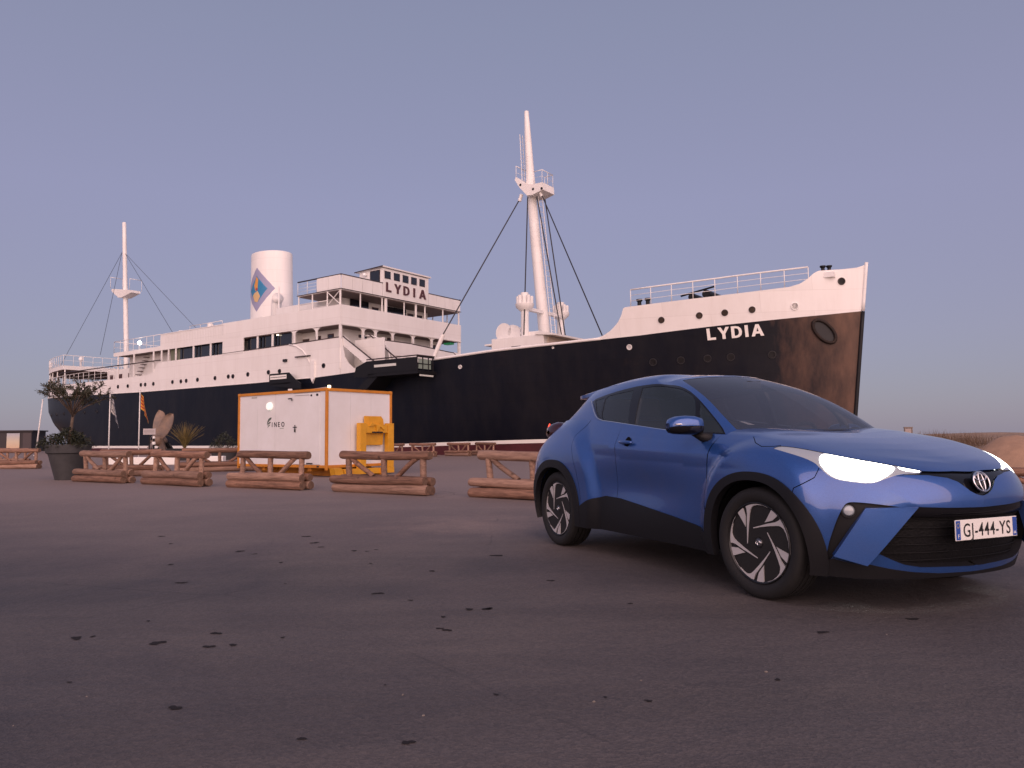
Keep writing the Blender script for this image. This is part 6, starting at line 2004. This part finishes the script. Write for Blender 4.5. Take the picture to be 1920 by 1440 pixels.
# ---------------------------------------------------------------- flags
M_pole = mat('pole_white', (0.72, 0.70, 0.68), 0.45)
def flag_material(name, kind):
    m = bpy.data.materials.new(name)
    m.use_nodes = True
    nt = m.node_tree
    b = nt.nodes['Principled BSDF']
    b.inputs['Roughness'].default_value = 0.85
    tc = nt.nodes.new('ShaderNodeTexCoord')
    if kind == 'stripes':
        sp = nt.nodes.new('ShaderNodeSeparateXYZ')
        nt.links.new(tc.outputs['UV'], sp.inputs[0])
        mu = nt.nodes.new('ShaderNodeMath'); mu.operation = 'MULTIPLY'; mu.inputs[1].default_value = 4.5
        nt.links.new(sp.outputs['Y'], mu.inputs[0])
        fr2 = nt.nodes.new('ShaderNodeMath'); fr2.operation = 'FRACT'
        nt.links.new(mu.outputs[0], fr2.inputs[0])
        rp = nt.nodes.new('ShaderNodeValToRGB')
        rp.color_ramp.interpolation = 'CONSTANT'
        rp.color_ramp.elements[0].color = (0.70, 0.36, 0.06, 1)
        rp.color_ramp.elements[1].color = (0.42, 0.05, 0.04, 1)
        rp.color_ramp.elements[1].position = 0.5
        nt.links.new(fr2.outputs[0], rp.inputs['Fac'])
    else:
        n = nt.nodes.new('ShaderNodeTexNoise')
        n.inputs['Scale'].default_value = 7
        nt.links.new(tc.outputs['UV'], n.inputs['Vector'])
        rp = nt.nodes.new('ShaderNodeValToRGB')
        rp.color_ramp.elements[0].position, rp.color_ramp.elements[1].position = 0.46, 0.52
        rp.color_ramp.elements[0].color = (0.62, 0.60, 0.58, 1)
        rp.color_ramp.elements[1].color = (0.16, 0.16, 0.17, 1)
        nt.links.new(n.outputs['Fac'], rp.inputs['Fac'])
    nt.links.new(rp.outputs['Color'], b.inputs['Base Color'])
    return m
def drooping_flag(name, label, x, y, ztop, h, w, mtl, seed):
    """flag hanging limp: the fly falls down along the hoist in folds"""
    rnd = random.Random(seed)
    nu, nv = 26, 22
    vs, uvs = [], []
    for i in range(nu + 1):
        u = i / nu
        for j in range(nv + 1):
            v = j / nv                      # 0 top of hoist .. 1 bottom
            fall = u * u * .55 + u * .25
            px_ = x + .03 + w * (.10 * u + .55 * u * (.35 + .65 * v)) * .8 + .05 * math.sin(9 * u + 2 * v + seed) * u
            py_ = y + .10 * math.sin(13 * u + 1.3 * v + seed) * (.3 + u)
            pz_ = ztop - .04 - v * h * .62 - fall * h * .75
            vs.append((px_, py_, pz_)); uvs.append((u, 1 - v))
    fs = [(i * (nv + 1) + j, i * (nv + 1) + j + 1, (i + 1) * (nv + 1) + j + 1, (i + 1) * (nv + 1) + j) for i in range(nu) for j in range(nv)]
    me = bpy.data.meshes.new(name)
    me.from_pydata(vs, [], fs)
    uv = me.uv_layers.new()
    for lp in me.loops: uv.data[lp.index].uv = uvs[lp.vertex_index]
    for p in me.polygons: p.use_smooth = True
    me.materials.append(mtl)
    o = bpy.data.objects.new(name, me)
    col.objects.link(o)
    return tag(o, label, 'flag')
def flagpole(label, x, y, h, r=.035, lean=0.0):
    t = thing('flagpole', label, 'flagpole', (x, y, 0))
    MB().tube([(0, 0, 0), (lean, 0, h)], [r, r * .7], 8).build('pole', M_pole, t, smooth=True)
    MB().lathe([(r * 2.6, 0), (r * 2.6, .03), (r * 1.2, .05)], 12, idn).build('base_plate', M_pole, t)
    MB().lathe([(.0, .05), (r * 1.1, .02), (r * 1.1, -.02), (.0, -.04)], 10, lambda x_, y_, h_: (lean + x_, y_, h + .02 + h_)).build('finial', M_pole, t, smooth=True)
    return t
FD = 38.0
flagpole('thin white flagpole by the hull carrying the grey and white flag', (205 - 960) / 1430 * FD, FD, (829 - 738) / 1430 * FD + .99)
flagpole('thin white flagpole by the hull carrying the red and yellow striped flag', (261 - 960) / 1430 * FD, FD, (829 - 733) / 1430 * FD + .99)
drooping_flag('flag', 'limp white flag with a grey printed pattern hanging from its pole', (206 - 960) / 1430 * FD, FD, 3.42, 1.40, .80, flag_material('printed_flag', 'print'), 1.0)
drooping_flag('flag', 'limp red and yellow striped flag hanging from its pole', (262 - 960) / 1430 * FD, FD, 3.50, 1.30, .80, flag_material('striped_flag', 'stripes'), 2.2)
flagpole('bare white pole leaning at the far left, beyond the plant pot', -37.4, 60.0, 4.35, .06, .42)

# ---------------------------------------------------------------- ship propeller on its stand, sign, potted plants, white blocks
PD = 42.0
def at(px, D): return (px - 960) / 1430 * D
prop = thing('ship_propeller', 'old bronze ship propeller mounted on a black stand before the hull', 'propeller', (at(310, PD), PD, 0))
M_bronze = mat('weathered_bronze', (0.30, 0.20, 0.14), 0.55, metal=0.25, var=0.4, vscale=2, dark=(0.17, 0.13, 0.11))
hub_c = Vector((-.35, 0, 1.05))
ax = Vector((-.55, -.75, .25)).normalized()
e1 = ax.cross(Vector((0, 0, 1))).normalized()
e2 = e1.cross(ax).normalized()
if e2.z < 0: e2 = -e2
def blade_mesh(angle, length, width, pitch, c0=hub_c):
    d = e1 * math.cos(angle) + e2 * math.sin(angle)
    s = e1 * -math.sin(angle) + e2 * math.cos(angle)
    s = (s * math.cos(pitch) + ax * math.sin(pitch)).normalized()
    n = d.cross(s)
    rows = []
    for i in range(13):
        q = i / 12
        w = width * math.sin(math.pi * min(max(q * .93 + .07, 0), 1)) ** .62
        if i == 12: w = 0.02
        row = []
        for j in range(9):
            k = (j - 4) / 4
            row.append(c0 + d * (length * q + .1) + s * (w * k) + n * (.10 * q * k - .05 * k * k))
        rows.append(row)
    mb = MB().grid(rows)
    th = n * .035
    mb.grid([[p + th for p in r_] for r_ in rows])
    return mb
for ang, ln, wd in ((R(112), 1.55, .40), (R(70), 1.75, .40), (R(205), 1.2, .36), (R(-25), 1.2, .36)):
    blade_mesh(ang, ln, wd, R(-14)).build('blade', M_bronze, prop, smooth=True)
def HUB(x, y, h):
    p = hub_c + e1 * x + e2 * y + ax * h
    return tuple(p)
MB().lathe([(.10, .42), (.22, .38), (.30, .1), (.32, -.25), (.22, -.4)], 20, HUB).build('hub', M_bronze, prop, smooth=True)
MB().lathe([(.0, .425), (.10, .425)], 14, HUB).build('shaft_bore', M_dark, prop)
MB().prism([(-.9, 0), (-.55, 0), (.25, .95), (-.1, .95)], lambda u, v, w: (u, w, v), -.12, .12).prism([(.55, 0), (.85, 0), (.2, .95), (-.05, .95)], lambda u, v, w: (u, w, v), -.10, .10).box(-1.0, 1.0, -.35, .35, 0, .10).build('stand', M_blackmetal, prop)
sg = thing('information_sign', 'small pale information sign on a dark post left of the propeller', 'sign', (at(281, 41), 41, 0))
MB().tube([(0, 0, 0), (0, 0, 1.4)], .03, 6).build('post', M_blackmetal, sg)
MB().box(-.33, .33, -.05, -.03, 1.38, 1.70).build('board', mat('sign_grey', (0.42, 0.38, 0.38), 0.5), sg)
for k in range(3):
    MB().box(-.27, .27, -.054, -.051, 1.46 + k * .07, 1.48 + k * .07).build('text_line', mat('sign_text', (0.2, 0.18, 0.18), 0.6), sg)
mk_ = thing('marker_post', 'short black marker post with two white bands left of the propeller', 'post', (at(289, 40), 40, 0))
MB().tube([(0, 0, 0), (0, 0, 1.2)], .05, 8).build('post', M_blackmetal, mk_)
MB().lathe([(.085, .85), (.095, .9), (.085, 1.0)], 10, idn).build('band', M_stripe, mk_)
MB().lathe([(.06, 1.16), (.07, 1.2), (.05, 1.28)], 10, idn).build('band', M_stripe, mk_)

M_yucca = mat('yucca_leaf', (0.27, 0.19, 0.065), 0.6, var=0.5, vscale=5, dark=(0.12, 0.10, 0.04))
def spiky(name, label, cat, x, y, z, h, spread, n, mtl, seed, w=.022):
    rnd = random.Random(seed)
    t = thing(name, label, cat, (x, y, z))
    mb = MB()
    for k in range(n):
        a = rnd.uniform(0, 6.28)
        q = rnd.uniform(.05, 1) ** .8
        l = h * rnd.uniform(.65, 1.08)
        pts = []
        for i in range(5):
            s = i / 4
            pts.append(Vector((math.cos(a) * spread * q * s * (.6 + .5 * s), math.sin(a) * spread * q * s * (.6 + .5 * s), l * s * (1 - .22 * q * s))))
        side_ = Vector((-math.sin(a), math.cos(a), 0))
        rows = [[p - side_ * w * (1 - .85 * i / 4), p + Vector((0, 0, -.01)), p + side_ * w * (1 - .85 * i / 4)] for i, p in enumerate(pts)]
        mb.grid(rows)
    mb.build('leaves', mtl, t)
    MB().lathe([(.07, -.1), (.10, 0), (.06, .12)], 8, idn).build('stem', M_bark, t)
    return t
def tub(label, x, y, r, h, mtl):
    t = thing('planter', label, 'planter', (x, y, 0))
    MB().lathe([(r * .8, 0), (r, h * .9), (r * 1.05, h), (r * .95, h), (r * .92, h * .88), (.0, h * .88)], 24, idn).build('tub', mtl, t, smooth=True, angle=R(40))
    MB().lathe([(.0, h * .9), (r * .9, h * .9)], 16, idn).build('soil', MATS['soil'], t)
    return t
YD = 41.0
tub('broad dark planter holding the yellowish spiky plant', at(349, YD), YD, .95, .62, M_pot)
spiky('spiky_plant', 'yellowish spiky plant fanning out of the broad planter right of the propeller', 'plant', at(347, YD), YD, .56, 1.50, .95, 150, M_yucca, 4)
tub('dark planter holding the low dim bush left of the container', at(421, YD), YD, .70, .62, M_pot)
bushy('bush', 'low dim olive bush in a planter left of the white container', 'bush', (at(421, YD), YD, .55), .80, .6, .75, 900, M_shrub, 8, (.1, .2))
bd = MB().box(-1.45, 1.45, -.2, .2, 0, .34).build('concrete_block', M_stripe, None, bevel=.03)
bd.location = (at(272, 33), 33, 0)
tag(bd, 'long low white block on the asphalt, seen through the barriers below the flags', 'block')
bd2 = MB().box(-.55, .55, -.2, .2, 0, .30).build('concrete_block', M_stripe, None, bevel=.03)
bd2.location = (at(400, 36), 36, 0)
tag(bd2, 'short low white block seen through the barrier just left of the container', 'block')

# ---------------------------------------------------------------- beach kiosk at the far left
kx, ky = -59.8, 89.5
kk = thing('beach_kiosk', 'dark flat-roofed kiosk with one pale painted panel at the far left edge', 'kiosk', (kx, ky, 0), R(8))
M_kdark = mat('kiosk_dark', (0.035, 0.028, 0.032), 0.7)
MB().box(-5.5, 3.25, 0, 3.5, 0, 2.35).build('wall', M_kdark, kk)
MB().box(-5.7, 3.45, -.2, 3.7, 2.35, 2.50).build('roof', M_kdark, kk)
for x_ in (-3.4, -1.4, 2.75):
    MB().box(x_ - .45, x_ + .45, -.03, -.001, .15, 2.2).build('shutter', mat('kiosk_shutter', (0.06, 0.045, 0.05), 0.6), kk)
def panel_mat():
    m = bpy.data.materials.new('painted_panel')
    m.use_nodes = True
    nt = m.node_tree
    b = nt.nodes['Principled BSDF']
    tc = nt.nodes.new('ShaderNodeTexCoord')
    sp = nt.nodes.new('ShaderNodeSeparateXYZ')
    nt.links.new(tc.outputs['Generated'], sp.inputs[0])
    rp = nt.nodes.new('ShaderNodeValToRGB')
    rp.color_ramp.elements[0].color = (0.62, 0.40, 0.24, 1)
    rp.color_ramp.elements[1].color = (0.38, 0.40, 0.46, 1)
    e = rp.color_ramp.elements.new(0.55); e.color = (0.58, 0.50, 0.38, 1)
    nt.links.new(sp.outputs['Z'], rp.inputs['Fac'])
    nt.links.new(rp.outputs['Color'], b.inputs['Base Color'])
    return m
MB().box(.55, 1.95, -.06, -.031, .05, 2.15).build('painted_panel', panel_mat(), kk)

# ---------------------------------------------------------------- dunes, sand heap, fence and beach grass at the right
def mound(name, cx, cy, rx, ry, h, seed, mtl, n=44, rough=.12):
    rows = []
    for i in range(n + 1):
        row = []
        for j in range(n + 1):
            u, v = -1 + 2 * i / n, -1 + 2 * j / n
            r_ = math.hypot(u, v)
            z = h * max(0.0, math.cos(min(r_, 1) * math.pi / 2)) ** 1.25
            z += rough * h * mnoise.noise(Vector((u * 2.3 + seed, v * 2.3, seed))) * max(0, 1 - r_ ** 2)
            z += .25 * rough * h * mnoise.noise(Vector((u * 9 + seed, v * 9, seed))) * max(0, 1 - r_ ** 2)
            row.append((cx + u * rx, cy + v * ry, z - .03))
        rows.append(row)
    return MB().grid(rows).build(name, mtl, None, smooth=True)
M_dune = mat('dune_sand', (0.33, 0.225, 0.155), 0.95, var=0.35, vscale=.9, bump=0.4, bscale=9)
struct(mound('sand_dune', 44, 66, 26, 16, 1.0, 2.1, M_dune, 50, .35))
hp_ = mound('sand_heap', 14.9, 22.3, 2.1, 1.9, 1.0, 5.3, mat('heap_sand', (0.40, 0.25, 0.165), 0.95, var=0.25, vscale=2.5, bump=0.5, bscale=14), 40, .10)
tag(hp_, 'rounded heap of brown sand beyond the nose of the car', 'sand heap')
gr = MB()
rnd = random.Random(9)
for k in range(900):
    gx = rnd.uniform(28.2, 34.6); gy = 54 + rnd.uniform(-1.2, 3.5)
    bz = .25 + .25 * rnd.random()
    l = rnd.uniform(.3, .95) * (1.15 - abs(gx - 30.5) * .13)
    a = rnd.uniform(0, 6.28)
    tip = Vector((gx + .35 * l * math.cos(a), gy + .35 * l * math.sin(a), bz + l))
    b0 = Vector((gx, gy, bz - .3)); s = Vector((.012, .004, 0))
    gr.add([b0 - s, b0 + s, b0.lerp(tip, .6) + s * .7 + Vector((0, 0, .04)), tip, b0.lerp(tip, .6) - s * .7 + Vector((0, 0, .04))], [(0, 1, 2, 3, 4)])
tag(gr.build('beach_grass', mat('dry_grass', (0.14, 0.085, 0.05), 0.8, var=.5, vscale=3)), 'dry brown beach grass on the dune behind the car', 'grass', kind='stuff')
fc_ = thing('slat_fence', 'low chestnut paling fence on the dune between the grass and the sand heap', 'fence', (32.6, 55.2, 0))
M_pal = mat('paling', (0.20, 0.16, 0.14), 0.85)
me_p = None
for k in range(24):
    hgt = .74 + .05 * math.sin(k * 2.7)
    o = MB().box(-.018, .018, -.008, .008, .1, .1 + hgt).build('paling', M_pal, fc_)
    o.location = (-1.7 + k * .20, .05 * math.sin(k), .0)
    o.rotation_euler = (0, .04 * math.sin(k * 1.9), 0)
for z_ in (.32, .68):
    MB().tube([(-1.75, -.02, z_), (3.1, -.02, z_)], .006, 4).build('wire', M_wire, fc_)
for x_ in (-1.8, 1.4):
    MB().tube([(x_, .05, 0), (x_, .05, 1.0)], .035, 6).build('post', M_pal, fc_)
ns = thing('notice_frame', 'small wooden notice frame on the dune above the car bonnet', 'sign', (29.0, 56.0, 0))
MB().box(-.30, -.24, -.04, .04, 0, 1.55).box(.24, .30, -.04, .04, 0, 1.55).box(-.32, .32, -.05, .05, 1.46, 1.55).build('frame', M_pal, ns)
MB().box(-.24, .24, -.01, .01, 1.05, 1.459).build('board', mat('notice_pale', (0.36, 0.30, 0.29), 0.7), ns)
